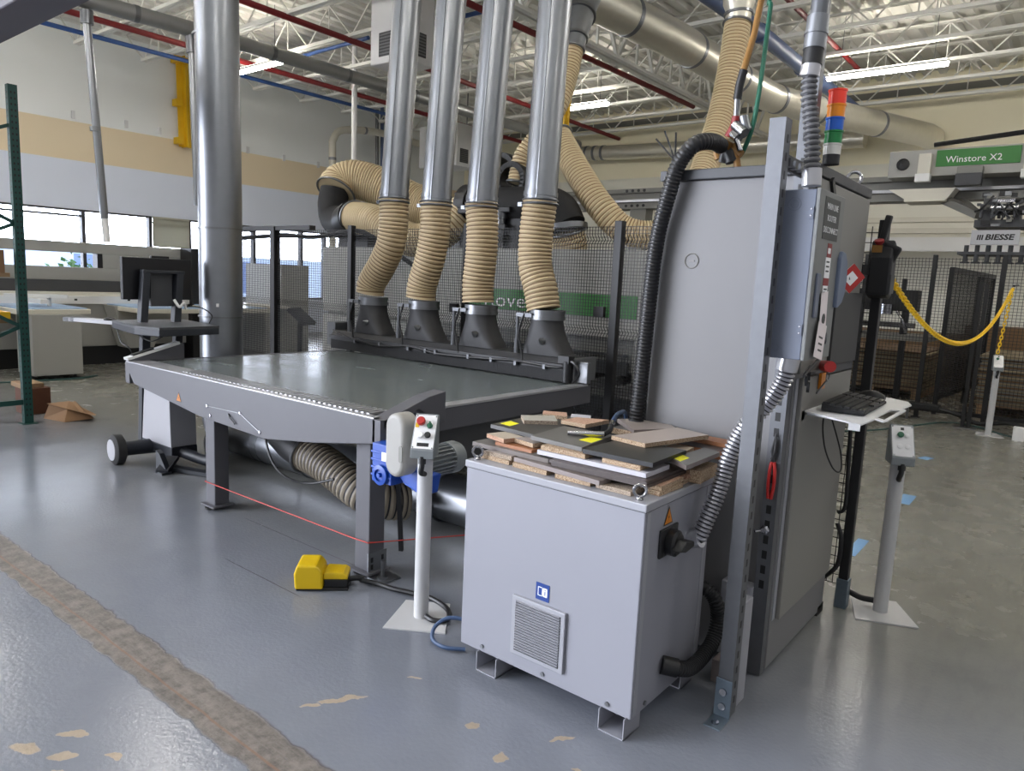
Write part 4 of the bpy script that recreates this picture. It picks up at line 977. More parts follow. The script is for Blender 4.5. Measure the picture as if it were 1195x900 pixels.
# on top
board('beige laminate board lying askew across the right of the pile', [(-1.50, 2.564), (-1.33, 2.538), (-1.229, 2.913), (-1.396, 2.955)], ly(6) + .010, TH, ['lam_beige', 'chip'])
board('large pale grey board at the back against the tall cabinet', [(-1.70, 2.95), (-1.515, 2.78), (-1.405, 2.97), (-1.46, 3.025), (-1.64, 3.03)], ly(5) + .020, TH, ['lam_pinkgrey', 'lam_edge'])
board('chipboard block under the pale grey board at the back', rect(-1.66, -1.42, 2.83, 3.01), ly(5) + .001, TH * 1.5, ['lam_grey', 'chip'])
board('long orange-brown board at the back right beside the tall cabinet', rect(-1.335, -1.135, 2.93, 3.02, -.05), ly(5), TH, ['lam_orange', 'lam_orange'])
board('brown board lying under the orange-brown board at the back right', rect(-1.34, -1.14, 2.84, 3.02, .0), ly(4), TH * 2, ['lam_brown', 'lam_orange'])
board('white-topped chipboard piece on the dark board at the left', [(-2.055, 2.665), (-1.965, 2.573), (-1.854, 2.68), (-1.944, 2.78)], ly(6), TH, ['lam_pale', 'chip_grey'])
board('chipboard offcut behind the white-topped piece', [(-2.06, 2.85), (-2.01, 2.775), (-1.894, 2.815), (-1.955, 2.90)], ly(6), TH, ['chip_pink', 'chip'])
board('thin white strip at the back left of the pile', [(-1.92, 2.89), (-1.875, 2.815), (-1.79, 2.855), (-1.835, 2.93)], ly(6), TH, ['lam_white', 'lam_pale'])
board('chipboard piece with speckled edge behind the air gun', [(-1.832, 2.675), (-1.70, 2.675), (-1.69, 2.86), (-1.825, 2.79)], ly(6) + .010, TH, ['chip_pink', 'chip'])
def ylabel(label, c, z):
    m = MB(); m.slab([Vector((x, y, z)) for x, y in c], .0006); tag(m.build('paper_label', 'yellow_label', smooth=0), label, 'label', 'yellow labels on the boards')
ylabel('yellow label on the back left dark board', [(-2.045, 2.50), (-1.977, 2.486), (-1.986, 2.565), (-2.05, 2.58)], ly(5) + .0007)
ylabel('yellow label on the middle grey board in front of the air gun', [(-1.591, 2.46), (-1.525, 2.45), (-1.534, 2.55), (-1.588, 2.545)], ly(5) + .0097)
ylabel('yellow label on the small grey board at the right end', [(-1.205, 2.535), (-1.16, 2.505), (-1.16, 2.585), (-1.20, 2.61)], ly(4) + .0127)
ylabel('yellow label half hidden beside the air gun', [(-1.60, 2.585), (-1.56, 2.59), (-1.57, 2.65), (-1.61, 2.64)], ly(5) + .0097)
# air gun
A = thing('air_gun', 'metal air blow gun with blue hose lying on top of the boards', 'air gun', (-1.58, 2.55, ly(6)))
zt = ly(5) + .0215
m = MB(); m.tube([(-1.665, 2.485, zt), (-1.60, 2.525, zt + .002), (-1.54, 2.57, zt + .004)], [.010, .012, .013], 12); m.build('gun_body', 'chrome', A)
m = MB(); m.tube(spl([(-1.54, 2.57, zt + .004), (-1.545, 2.62, zt + .01), (-1.585, 2.70, zt + .012)], 6), .011, 10); m.build('handle', 'black', A)
m = MB(); m.cyl((-1.585, 2.70, zt + .014), (-1.615, 2.76, zt + .02), .012, 12); m.build('coupling', 'chrome', A)
m = MB(); m.tube(spl([(-1.615, 2.76, zt + .02), (-1.645, 2.84, zt + .034), (-1.67, 2.92, zt + .035), (-1.72, 3.06, zt + .0), (-1.75, 3.15, zt - .2)], 8), .010, 10); m.build('hose', 'cable_blue', A)

# ================================================================== tall electric cabinet
K = thing('electric_cabinet', 'tall grey electric cabinet with dark top rail behind the white cabinet', 'cabinet', (-1.25, 3.45, 0))
kx0, kx1, ky0, ky1 = -1.60, -.935, 3.04, 3.88
MB().box(kx0, kx1, ky0, ky1, .02, 2.12).build('body', 'cab_grey', K, smooth=0, bevel=.005)
MB().box(kx0 - .005, kx1 + .012, ky0 - .02, ky1 + .02, 2.12, 2.165).build('top_rail', 'cab_dark', K, smooth=0, bevel=.004)
m = MB(); m.torus((-1.43, 3.038, 1.772), .032, .0025, (0, 1, 0), 28, 6); m.box(-1.443, -1.417, 3.037, 3.04, 1.769, 1.775); m.build('lock_cap', 'cab_door', K)
MB().box(kx1, kx1 + .02, 3.10, 3.86, .235, 1.30).build('lower_door', 'cab_door', K, smooth=0, bevel=.004)
MB().box(kx1, kx1 + .014, 3.06, 3.87, 1.32, 2.11).build('upper_door', 'cab_door', K, smooth=0, bevel=.004)
MB().box(kx1 + .001, kx1 + .004, 3.055, 3.09, .24, 1.3).build('door_edge', 'cab_white_lid', K, smooth=0)
MB().box(kx1 + .014, kx1 + .03, 3.42, 3.86, 1.335, 1.665).build('screen_cover', 'plate_dark', K, smooth=0, bevel=.003)
MB().box(kx1 + .014, kx1 + .02, 3.44, 3.86, 1.29, 1.335).build('hinge_strip', 'cab_dark', K, smooth=0)
m = MB(); m.add([(kx1 + .0148, 3.40, 2.105), (kx1 + .0148, 3.47, 2.105), (kx1 + .0148, 3.32, 1.88), (kx1 + .0148, 3.25, 1.88)][::-1], [(0, 1, 2, 3)])
m = MB(); m.bar((kx1 + .02, 3.20, 2.12), (kx1 + .02, 3.29, 2.0), .03, .012, up=(1, 0, 0)); m.build('door_stay', 'black', K, smooth=0)
m = MB(); m.torus((kx1 - .03, 3.72, 2.195), .03, .008, (-.3, 1, 0), 20, 8); m.cyl((kx1 - .03, 3.72, 2.16), (kx1 - .03, 3.72, 2.17), .02, 12); m.build('eye_bolt', 'chrome', K)
m = MB(); m.box(kx1 - .02, kx1 + .0, 3.80, 3.90, .0, .05); m.box(kx0 + .05, kx0 + .12, 3.80, 3.88, .0, .02); m.box(kx0 + .05, kx0 + .12, 3.06, 3.14, .0, .02); m.box(kx1 - .12, kx1 - .05, 3.06, 3.14, .0, .02); m.build('foot', 'black', K, smooth=0)
# red square plate standing out from the door, turned on its corner
c = Vector((-0.870, 3.475, 1.727)); U_ = Vector((.62, .78, 0)); V_ = Vector((0, 0, 1)); N_ = U_.cross(V_); m = MB()
def dia(rr, k): return [c + N_ * k + U_ * a * rr + V_ * b * rr * .92 for a, b in ((0, -1), (1, .12), (.12, 1), (-1, -.12))]
o_ = dia(.072, .0); i_ = dia(.036, .0); m.add(o_ + i_, [(0, 1, 5, 4), (1, 2, 6, 5), (2, 3, 7, 6), (3, 0, 4, 7)], 0); m.add(dia(.036, .0), [(0, 1, 2, 3)], 1); m.add(dia(.072, -.003), [(3, 2, 1, 0)], 1)
rp_ = m.build('red_plate', ['red', 'label_white'], K, smooth=0)
MB().bar(c - N_ * .004 + Vector((-.05, .0, -.01)), c - N_ * .004, .02, .012).build('plate_holder', 'cab_dark', K, smooth=0)

# keyboard tray with a hand hole in its outer lip
m = MB(); tz = 1.16
z0_, z1_ = tz - .006, tz
m.prism([(-.915, 3.15), (-.702, 3.02), (-.658, 3.01), (-.650, 3.197), (-.657, 3.24), (-.657, 3.55), (-.629, 3.626), (-.62, 3.78), (-.654, 3.88), (-.735, 3.94), (-.915, 3.94)], 'z', z0_, z1_)
m.prism([(-.650, 3.197), (-.612, 3.168), (-.618, 3.21), (-.657, 3.257)], 'z', z0_, z1_); m.prism([(-.612, 3.168), (-.604, 3.20), (-.606, 3.58), (-.629, 3.626), (-.622, 3.54), (-.618, 3.21)], 'z', z0_, z1_); m.prism([(-.657, 3.53), (-.622, 3.54), (-.629, 3.626), (-.657, 3.55)], 'z', z0_, z1_)
t = m.build('keyboard_tray', 'white_paint', K, smooth=0)
m = MB(); m.bar((-.93, 3.2, tz - .012), (-.78, 3.16, tz - .012), .012, .022); m.bar((-.93, 3.8, tz - .012), (-.75, 3.8, tz - .012), .012, .022); m.box(-.935, -.915, 3.12, 3.16, tz - .04, tz + .0); m.build('tray_bracket', 'white_paint', t, smooth=0)
MB().box(-.702, -.66, 3.005, 3.012, tz - .028, tz).build('tray_lip', 'white_paint', t, smooth=0)
# keyboard and mouse
kb = thing('keyboard', 'black computer keyboard on the white tray of the tall cabinet', 'keyboard', (-.80, 3.5, tz))
ka = math.radians(2)
def kp(a, b): return (-.785 + a * math.cos(ka) - b * math.sin(ka), 3.44 + a * math.sin(ka) + b * math.cos(ka))
m = MB(); vs = []
for (a, b, z) in ((.085, -.24, .004), (.085, .24, .004), (-.085, .24, .004), (-.085, -.24, .004), (.085, -.24, .016), (.085, .24, .016), (-.085, .24, .036), (-.085, -.24, .036)):
    x, y = kp(a, b); vs.append((x, y, tz + z))
m.add(vs, [(3, 2, 1, 0), (4, 5, 6, 7), (0, 1, 5, 4), (1, 2, 6, 5), (2, 3, 7, 6), (3, 0, 4, 7)]); m.build('keyboard_base', 'black_soft', kb, smooth=0, bevel=.003)
m = MB()
for r in range(6):
    for c_ in range(20):
        if r == 0 and 4 <= c_ <= 8: continue
        a = .070 - r * .028; b = -.228 + c_ * .0232; 
        if c_ in (14,): continue
        x, y = kp(a, b); z = tz + .016 + (.085 - a) / .17 * .020
        m.cbox((x, y, z + .004), (.022, .019, .008), Matrix.Rotation(ka, 3, 'Z'))
m.build('key_field', 'black', kb, smooth=0)
ms = thing('mouse', 'black computer mouse behind the keyboard on the white tray', 'mouse', (-.80, 3.83, tz))
m = MB(); rs = []
for i in range(9):
    t_ = i / 8; w = .034 * math.sin(PI * (.12 + .76 * t_)) ** .5; h = .012 + .028 * math.sin(PI * (.15 + .75 * t_)); x = -.86 + .115 * t_
    rs.append([(x, 3.83 + w * math.cos(PI * j / 8), tz + h * math.sin(PI * j / 8) + .001) for j in range(9)])
m.rings(rs); m.build('mouse_body', 'black', ms)
m = MB(); m.tube(spl([(-.86, 3.82, tz + .015), (-.90, 3.75, tz + .01), (-.905, 3.6, tz - .01), (-.90, 3.4, tz - .05), (-.86, 3.3, tz - .16), (-.82, 3.32, tz - .26), (-.80, 3.38, tz - .28), (-.82, 3.42, tz - .2), (-.90, 3.5, tz - .05)], 8), .0035, 6); m.build('mouse_cable', 'black', ms)
# ring of keys, red tag and padlock on the door
kr = thing('key_set', 'hanging black keys with red plug below the grey switch box', 'keys', (-.90, 3.38, 1.20))
m = MB(); m.tube(spl([(-0.905, 3.227, 1.370), (-0.890, 3.132, 1.359), (-0.890, 3.068, 1.342), (-0.890, 3.051, 1.325)], 6), .008, 8); m.cyl((-0.890, 3.087, 1.355), (-0.890, 3.008, 1.322), .007, 8); m.lathe([(0, 0), (.022, 0), (.022, .012), (0, .012)], (-0.890, 3.058, 1.272), (1, .3, 0), 14); m.lathe([(0, 0), (.018, 0), (.018, .012), (0, .012)], (-0.890, 3.054, 1.318), (1, .3, 0), 14); m.cyl((-0.888, 3.036, 1.316), (-0.888, 3.048, 1.280), .008, 8); m.build('key', 'black', kr)
m = MB(); m.cyl((-0.910, 3.343, 1.340), (-0.845, 3.206, 1.352), .024, 18); m.build('red_plug', 'red', kr)
m = MB(); m.torus((-0.870, 3.279, 1.300), .02, .003, (1, 0, 0), 18, 6); m.bar((-0.870, 3.259, 1.283), (-0.880, 3.175, 1.237), .006); m.build('key_ring', 'steel', kr)
m = MB(); m.box(-.912, -.90, 3.30, 3.36, 1.24, 1.31); m.build('yellow_plate', 'orange', kr, smooth=0)

# ================================================================== strut posts and switch box
def slots(m, p0, dz, n, axis, w=.013, h=.028):
    for k in range(n):
        z = p0[2] + k * dz
        if axis == 'x': m.box(p0[0], p0[0] + .0008, p0[1] - w / 2, p0[1] + w / 2, z, z + h)
        else: m.box(p0[0] - w / 2, p0[0] + w / 2, p0[1] - .0008, p0[1], z, z + h)
St = thing('strut_frame', 'galvanised slotted strut posts standing in front of the tall cabinet', 'strut frame', (-.93, 2.65, 0))
m = MB(); m.box(-.972, -.968, 2.60, 2.66, .01, 2.25); m.box(-.972, -.915, 2.598, 2.602, .01, 2.25); m.box(-.919, -.915, 2.60, 2.66, .01, 2.25); m.mi = 1; slots(m, (-.915, 2.63, .06), .062, 35, 'x'); m.build('front_post', ['strut_zinc', 'label_black'], St, smooth=0)
m = MB(); m.box(-1.000, -.996, 2.99, 3.034, .01, 6.2); m.box(-1.000, -.940, 2.988, 2.992, .01, 6.2); m.box(-.944, -.940, 2.99, 3.034, .01, 6.2); m.mi = 1; slots(m, (-.970, 2.988, .40), .066, 18, 'y', .021, .036); slots(m, (-.970, 2.988, 2.04), .1, 3, 'y', .02, .036); m.build('rear_post', ['strut_zinc', 'label_black'], St, smooth=0)
m = MB(); m.bar((-.945, 2.66, 2.135), (-.95, 2.985, 2.135), .03, .012); m.bar((-.945, 2.66, 2.10), (-.95, 2.985, 2.10), .012, .02); m.build('cross_strut', 'table_dark', St, smooth=0)
for k in range(5): MB().box(-.935, -.915, 2.68 + k * .06, 2.71 + k * .06, 2.095, 2.125).build('strut_clip', 'strut_zinc', St, smooth=0)
m = MB(); m.box(-.978, -.912, 2.592, 2.597, .0, .16); m.box(-.978, -.912, 2.50, 2.597, .0, .006); B = m.build('floor_bracket', 'zinc_blue', St, smooth=0, bevel=.002)
m = MB()
for z in (.05, .11): m.lathe([(0, 0), (.014, 0), (.014, .008), (0, .008)], (-.945, 2.592, z), (0, -1, 0), 12)
m.lathe([(0, 0), (.014, 0), (.014, .008), (0, .008)], (-.945, 2.535, .006), seg=12); m.build('bolt', 'chrome', B)
m = MB(); m.lathe([(0, 0), (.02, 0), (.02, .01), (.01, .015), (.01, .03), (0, .03)], (-.975, 2.987, .66), (0, -1, .1), 6); m.cyl((-.975, 2.98, .66), (-1.0, 2.93, .66), .006, 8); m.build('strut_nut', 'chrome', St)
tag(MB().box(-.985, -.93, 2.70, 2.79, .0, .44).build('white_stub_post', 'cab_white_lid', smooth=0, bevel=.004), 'short white square post between the strut feet', 'post')
tag(MB().box(-1.09, -.99, 2.82, 2.92, .0, .10).build('wooden_block', 'lam_edge', smooth=0, bevel=.003), 'small grey-brown wooden block on the floor behind the strut foot', 'block')
tag(MB().box(-1.13, -1.0, 2.955, 3.03, .30, .40).build('white_panel_piece', 'cab_white_lid', smooth=0, bevel=.003), 'white bar behind the black looping conduit at the tall cabinet foot', 'bar')
bx = thing('switch_box', 'grey-blue disconnect switch box with warning sign on the strut posts', 'switch box', (-.86, 2.83, 1.413))
MB().box(-.922, -.812, 2.678, 2.984, 1.413, 2.014).build('box_body', 'box_blue', bx, smooth=0, bevel=.003)
MB().box(-.812, -.798, 2.678, 2.987, 1.411, 2.017).build('box_door', 'box_door', bx, smooth=0, bevel=.003)
m = MB(); m.torus((-.885, 2.6775, 1.963), .023, .0014, (0, 1, 0), 24, 6); m.torus((-.885, 2.6775, 1.963), .013, .0014, (0, 1, 0), 24, 6); m.torus((-.905, 2.6775, 1.449), .012, .0014, (0, 1, 0), 20, 6); m.build('knockout', 'box_blue', bx)
for z in (1.912, 1.50):
    h_ = MB().box(-.832, -.815, 2.672, 2.678, z, z + .042).build('hinge', 'box_blue', bx, smooth=0)
    for dz in (.01, .033): MB().lathe([(0, 0), (.005, 0), (.003, .004), (0, .004)], (-.823, 2.673, z + dz), (0, -1, 0), 10).build('rivet', 'chrome', h_)
sg = MB().box(-.798, -.7966, 2.738, 2.925, 1.848, 1.996).build('sign_plate', 'sign_grey', bx, smooth=0)
for body, z in (('MAIN LINE', 1.964), ('ROUTER', 1.923), ('DISCONNECT', 1.881)):
    text('lettering', body, .031, 'label_white', bx, (-.7956, 2.831, z), (0, 1, 0), (0, 0, 1), ext=.0003, sx=.92)
def plate(nm, mm, y0, y1, z0, z1, k=0):
    return MB().box(-.798, -.7966 + k * .0004, y0, y1, z0, z1).build(nm, mm, bx, smooth=0)
plate('danger_label', 'red_dark', 2.822, 2.874, 1.786, 1.837); plate('danger_label', 'label_white', 2.827, 2.860, 1.80, 1.82, 1); plate('warning_label', 'label_white', 2.813, 2.874, 1.711, 1.786); plate('danger_label', 'red_dark', 2.808, 2.874, 1.683, 1.711); plate('warning_label', 'label_white', 2.813, 2.869, 1.641, 1.683)
for z in (1.767, 1.750, 1.733, 1.667, 1.655): plate('print_line', 'sign_grey', 2.822, 2.860, z, z + .006, 1)
m = MB(); m.prism([(2.967, 1.79), (2.986, 1.818), (3.028, 1.814), (3.065, 1.781), (3.079, 1.716), (3.07, 1.659), (3.042, 1.622), (2.995, 1.603), (2.967, 1.603)], 'x', -.845, -.784); m.build('switch_lever', 'lever_blue', bx, smooth=0, bevel=.006)
MB().box(-.798, -.79, 2.714, 2.757, 1.566, 1.725).build('latch_shadow', 'box_blue', bx, smooth=0, bevel=.003)
for i, (lab, y0, z1, a) in enumerate((('white paper tag hanging from the switch box door, upper of two', 2.794, 1.655, .10), ('white paper tag hanging lower on the switch box door', 2.775, 1.54, -.18))):
    R1 = Matrix.Rotation(a, 3, 'X'); m = MB(); m.cbox((-.789 + i * .005, y0 + .028, z1 - .06), (.0012, .08 + .028 * i, .13), R1)
    t = thing('paper_tag', lab, 'tag', (-.79, y0, z1 - .12), 'paper tags on the switch box'); m.build('tag_paper', 'paper', t, smooth=0)
    q = MB()
    if i == 0: q.lathe([(0, 0), (.02, 0), (.02, .001), (0, .001)], (-.788, y0 + .033, z1 - .094), (1, 0, 0), 16)
    else:
        for k in range(3): q.cbox((-.7830, y0 + .028, z1 - .047 - k * .024), (.0006, .047, .007), R1)
    q.build('tag_print', 'plate_dark', t, smooth=0)
m = MB(); m.torus((-.793, 2.90, 1.487), .02, .004, (1, .4, 0), 18, 6); tag(m.build('wire_loop', 'steel'), 'small wire loop hanging on the switch box door beside the paper tags', 'wire')
# conduit going up from the switch box
t = flex('grey ribbed flexible conduit rising from the top of the switch box', 'grey_conduit', [(-0.866, 2.780, 2.048), (-0.870, 2.780, 2.120), (-0.885, 2.780, 2.241), (-0.906, 2.780, 2.361), (-0.909, 2.780, 2.444), (-0.907, 2.780, 2.473)], .029, .020, .006, ['flex_grey', 'flex_gap'])
t = thing('rigid_conduit', 'rigid grey conduit going up to the roof above the flexible grey one', 'conduit', (-.945, 2.91, 2.5))
c0 = Vector((-0.906, 2.780, 2.479)); c1 = Vector((-0.904, 2.800, 2.686)); cd = (c1 - c0).normalized()
MB().cyl(c0 + cd * .06, c0 + cd * 3.6, .031, 20).build('conduit_body', 'galv_dark', t); MB().cyl(c0 - cd * .02, c0 + cd * .035, .035, 20).build('black_boot', 'black', t)
m = MB(); m.cyl(c0 + cd * .035, c0 + cd * .15, .038, 20); m.cyl(c0 + cd * .085, c0 + cd * .097, .041, 20); m.build('coupling', 'galv', t)
# red-handled pliers on the strut
t = thing('pliers', 'pliers with red handles hanging on the rear strut post', 'pliers', (-0.927, 2.780, 0.994))
for s in (-1, 1):
    m = MB(); m.tube(spl([(-.968 + s * .005, 2.975, .955), (-.965 + s * .011, 2.97, .91), (-.965 + s * .011, 2.97, .85), (-.966 + s * .006, 2.97, .80)], 6), .007, 8); m.build('handle', 'red', t)
    m = MB(); m.tube([(-.968 - s * .005, 2.976, .965), (-.968 + s * .006, 2.976, 1.0), (-.966 + s * .004, 2.976, 1.04), (-.966, 2.976, 1.075)], [.008, .008, .006, .002], 8); m.build('jaw', 'black', t)
# stacked signal lamp
t = thing('signal_lamp', 'stacked signal lamp in red, orange, blue and green on the tall cabinet', 'signal lamp', (-.90, 3.14, 2.165))
m = MB(); m.cyl((-.905, 3.12, 2.165), (-.905, 3.12, 2.203), .032, 20); m.build('lamp_base', 'black', t)
z = 2.203
for nm, mm, h in (('clear_segment', 'lamp_clear', .042), ('green_segment', 'lamp_green', .05), ('blue_segment', 'lamp_blue', .05), ('orange_segment', 'lamp_orange', .05), ('red_segment', 'lamp_red', .056)):
    m = MB(); m.lathe([(0, 0), (.033, 0), (.033, h - .008), (.036, h - .006), (.036, h), (0, h)], (-.905, 3.12, z), seg=24); m.build(nm, mm, t); z += h
# black corrugated hose down the left edge of the cabinet
t = thing('cabinet_hose', 'thick black ribbed hose bending down the left edge of the tall cabinet', 'hose', (-1.6, 3.0, .9))
m = MB(); m.ribbed(spl([(-1.419, 3.220, 2.295), (-1.413, 3.140, 2.296), (-1.412, 3.050, 2.284), (-1.435, 3.000, 2.267), (-1.469, 2.985, 2.231), (-1.502, 2.980, 2.175), (-1.528, 2.980, 2.089), (-1.58, 2.985, 1.85), (-1.60, 2.985, 1.5), (-1.615, 2.985, 1.1), (-1.64, 2.985, .7), (-1.66, 2.985, .1)], 14), .036, .016, .003, 18); m.build('hose_body', ['black', 'black_gloss'], t)
m = MB()
for p in ((-.06, .13), (-.10, .10), (-.005, .12)):
    m.tube([(-1.52, 2.985, 2.20), (-1.52 + p[0], 2.985, 2.20 + p[1])], .004, 6)
m.build('cable_tie', 'black', t)
# air valve on top
t = thing('air_valve', 'cluster of red and brass air valves on top of the tall cabinet', 'valve', (-1.36, 3.25, 2.165))
Yv = 3.28
m = MB(); m.tube(spl([(-1.430, 3.280, 2.230), (-1.421, 3.280, 2.267), (-1.394, 3.280, 2.281), (-1.369, 3.280, 2.234)], 6), .02, 10); m.cyl((-1.401, 3.270, 2.272), (-1.385, 3.270, 2.226), .024, 12); m.build('black_elbow', 'black', t)
m = MB(); m.cyl((-1.345, Yv, 2.165), (-1.380, 3.280, 2.310), .016, 12); m.cyl((-1.451, 3.280, 2.323), (-1.340, 3.280, 2.262), .016, 10); m.tube(spl([(-1.461, 3.300, 2.250), (-1.473, 3.300, 2.290), (-1.455, 3.300, 2.323), (-1.423, 3.300, 2.328)], 6), .014, 10); m.cyl((-1.419, 3.260, 2.294), (-1.402, 3.260, 2.323), .028, 12); m.build('brass_pipe', 'cable_brown', t)
m = MB(); m.cyl((-1.412, 3.280, 2.342), (-1.384, 3.280, 2.393), .02, 14); m.cyl((-1.387, 3.280, 2.378), (-1.379, 3.280, 2.429), .022, 14); m.build('red_body', 'red_dark', t)
m = MB(); m.cyl((-1.380, 3.270, 2.390), (-1.324, 3.250, 2.345), .024, 16); m.cyl((-1.384, 3.270, 2.353), (-1.350, 3.250, 2.325), .022, 14); m.cyl((-1.362, 3.250, 2.329), (-1.337, 3.250, 2.272), .012, 10); m.build('chrome_regulator', 'chrome', t)
m = MB(); m.tube([(-1.347, 3.280, 2.426), (-1.330, 3.280, 2.373), (-1.317, 3.280, 2.360)], [.022, .022, .018], 14); m.build('filter_bowl', 'steel', t)
t = thing('air_drop_hose', 'brown air hose dropping from the roof to the cabinet valve', 'hose', (-1.379, 3.280, 2.429))
m = MB(); m.tube([(-1.20, 3.55, 5.6), (-1.24, 3.5, 4.2), (-1.347, 3.400, 3.064), (-1.349, 3.320, 2.787), (-1.366, 3.280, 2.627)], .0145, 12); m.build('hose_body', 'cable_brown', t); m = MB(); m.tube([(-1.366, 3.280, 2.627), (-1.380, 3.280, 2.563), (-1.384, 3.280, 2.504)], .019, 12); m.build('black_sleeve', 'black', t); m = MB(); m.tube([(-1.384, 3.280, 2.504), (-1.381, 3.280, 2.422)], .013, 10); m.build('coupling', 'steel', t)
t = tag(MB().tube(spl([(-1.15, 3.7, 5.6), (-1.18, 3.6, 4.2), (-1.346, 3.500, 3.097), (-1.336, 3.450, 2.932), (-1.308, 3.350, 2.643), (-1.306, 3.300, 2.411), (-1.342, 3.300, 2.284), (-1.382, 3.300, 2.237)], 10), .0105, 10).build('green_hose', 'cable_green'), 'thin green air hose curving down to the tall cabinet top', 'hose')
# pendant controller hanging at the back edge
t = thing('pendant_controller', 'black hand controller hanging at the far edge of the tall cabinet', 'controller', (-.85, 3.95, 1.63))
m = MB(); m.prism([(3.90, 1.66), (3.96, 1.64), (4.0, 1.70), (4.0, 1.90), (3.93, 1.93), (3.90, 1.84)], 'x', -.905, -.80); m.build('controller_body', 'black', t, smooth=0, bevel=.012)
m = MB(); m.bar((-.87, 3.95, 1.77), (-.805, 3.93, 1.905), .085, .03, up=(0, 1, 0)); m.build('hand_grip', 'black_soft', t, smooth=0, bevel=.01)
m = MB(); m.box(-.803, -.797, 3.905, 3.99, 1.67, 1.76); m.build('keypad', 'plate_dark', t, smooth=0)
m = MB(); m.bar((-.862, 3.94, 1.92), (-.842, 3.94, 2.045), .03, .03); m.build('antenna', 'black', t, smooth=0, bevel=.006)
m = MB(); m.lathe([(0, 0), (.014, 0), (.022, .012), (.022, .022), (0, .028)], (-.868, 3.915, 1.905), (0, -.5, 1), 16); m.build('stop_button', 'red_dark', t)
m = MB(); m.box(-.895, -.85, 3.90, 3.905, 1.865, 1.90); m.build('yellow_plate', 'cable_brown', t, smooth=0)
m = MB(); m.bar((-.93, 3.86, 1.78), (-.90, 3.93, 1.78), .03, .05); m.build('holder', 'black', t, smooth=0)

# ================================================================== fence by the cabinet and everything behind it on the right
Fn = thing('safety_fence', 'black mesh fence end with zinc post foot just behind the tall cabinet', 'fence', (-1.2, 4.03, 0))
p = post(Fn, -.875, 4.02, 2.03, .045, foot=False)
MB().box(-.905, -.845, 3.99, 4.05, .0, .16).build('post_shoe', 'zinc_blue', p, smooth=0, bevel=.004)
mesh_panel(Fn, (-1.64, 4.02, 0), (-.90, 4.02, 0), .12, 2.0, dx=.03, dz=.05)
m = MB(); m.tube(spl([(-.92, 3.985, 1.0), (-.905, 3.975, .75), (-.90, 3.975, .56), (-.93, 3.97, .52)], 8), .010, 8); m.tube(spl([(-.93, 3.985, .46), (-.90, 3.975, .38), (-.905, 3.97, .24), (-.96, 3.97, .16), (-1.0, 3.97, .12)], 8), .012, 8)
tag(m.build('fence_cable', 'black'), 'black cables hanging on the fence post foot behind the tall cabinet', 'cable')
m = MB(); m.tube(spl([(-.86, 4.11, .06), (-.80, 4.10, .05), (-.735, 4.10, .055)], 6), .016, 10); tag(m.build('stand_cable', 'black'), 'short black cable between the fence foot and the right control stand', 'cable')
BF = thing('safety_fence', 'long black mesh fence at the far right in front of the board stacks', 'fence', (-1.5, 11.5, 0))
for x in (-3.55, -2.68, -1.82, -1.02, -.25): post(BF, x, 11.5, 2.26, .055)
for a, b in ((-3.55, -2.7), (-2.65, -1.85), (-1.79, -1.05), (-.99, -.28)): mesh_panel(BF, (a, 11.5, 0), (b, 11.5, 0), .15, 2.22, dx=.042, dz=.042, w=.005, folds=(2.1,))
MB().box(-3.5, -.3, 11.47, 11.53, .10, .15).build('bottom_rail', 'black', BF, smooth=0)
t = thing('fence_gate', 'tilted black mesh gate panel with frame behind the yellow chain', 'gate', (-1.6, 12.6, 0))
g0, g1 = Vector((-1.66, 11.9, 0)), Vector((-1.45, 14.9, 0))
mesh_panel(t, g0, g1, .25, 2.08, dx=.05, dz=.03, w=.007)
m = MB(); m.bar(g0 + Vector((0, 0, .02)), g0 + Vector((0, 0, 2.1)), .06); m.bar(g1 + Vector((0, 0, .3)), g1 + Vector((0, 0, 2.1)), .06); m.bar(g0 + Vector((0, 0, 2.08)), g1 + Vector((0, 0, 2.08)), .06, .07); m.bar(g0 + Vector((0, 0, .25)), g1 + Vector((0, 0, .25)), .05); m.build('gate_frame', 'black', t, smooth=0)
m = MB(); gm = g0.lerp(g1, .62); m.bar(gm, gm + Vector((0, 0, 2.08)), .05); gm = g0.lerp(g1, .72); m.bar(gm, gm + Vector((0, 0, 2.08)), .05); m.build('gate_stile', 'black', t, smooth=0)
t = thing('post_pair', 'twin black posts on one foot plate before the board stacks', 'post', (-1.17, 11.1, 0))
for dx in (-.035, .035): MB().box(-1.17 + dx - .022, -1.17 + dx + .022, 11.08, 11.12, .01, 1.9).build('post', 'black', t, smooth=0)
MB().box(-1.30, -1.04, 11.0, 11.2, 0, .012).build('foot_plate', 'steel', t, smooth=0)
# yellow chain
def chain(path, L=.06, r=.0062, w=.0145):
    P_ = resample(path, L * .72); m = MB()
    for i in range(len(P_) - 1):
        c = (P_[i] + P_[i + 1]) / 2; d = (P_[i + 1] - P_[i]).normalized(); u = d.cross(Vector((0, 0, 1)))
        if u.length < .1: u = Vector((1, 0, 0))
        u.normalize(); v = d.cross(u)
        if i % 2: u, v = v, u
        pts = []
        for k in range(12):
            an = 2 * PI * k / 12; e = math.cos(an); pts.append(c + d * (e * .015 + math.copysign(L * .5 - .017, e) * (1 if abs(e) > .2 else abs(e) * 5)) + u * math.sin(an) * w)
        m.tube(pts, r, 6, closed=True)
    return m
ch = [(-.862, 4.05, 1.80)]
q0, q1 = Vector((-.862, 4.05, 1.80)), Vector((-.84, 10.8, 1.83)); sag = .52
path = [q0.lerp(q1, i / 60) - Vector((0, 0, sag * 4 * (i / 60) * (1 - i / 60))) for i in range(61)]
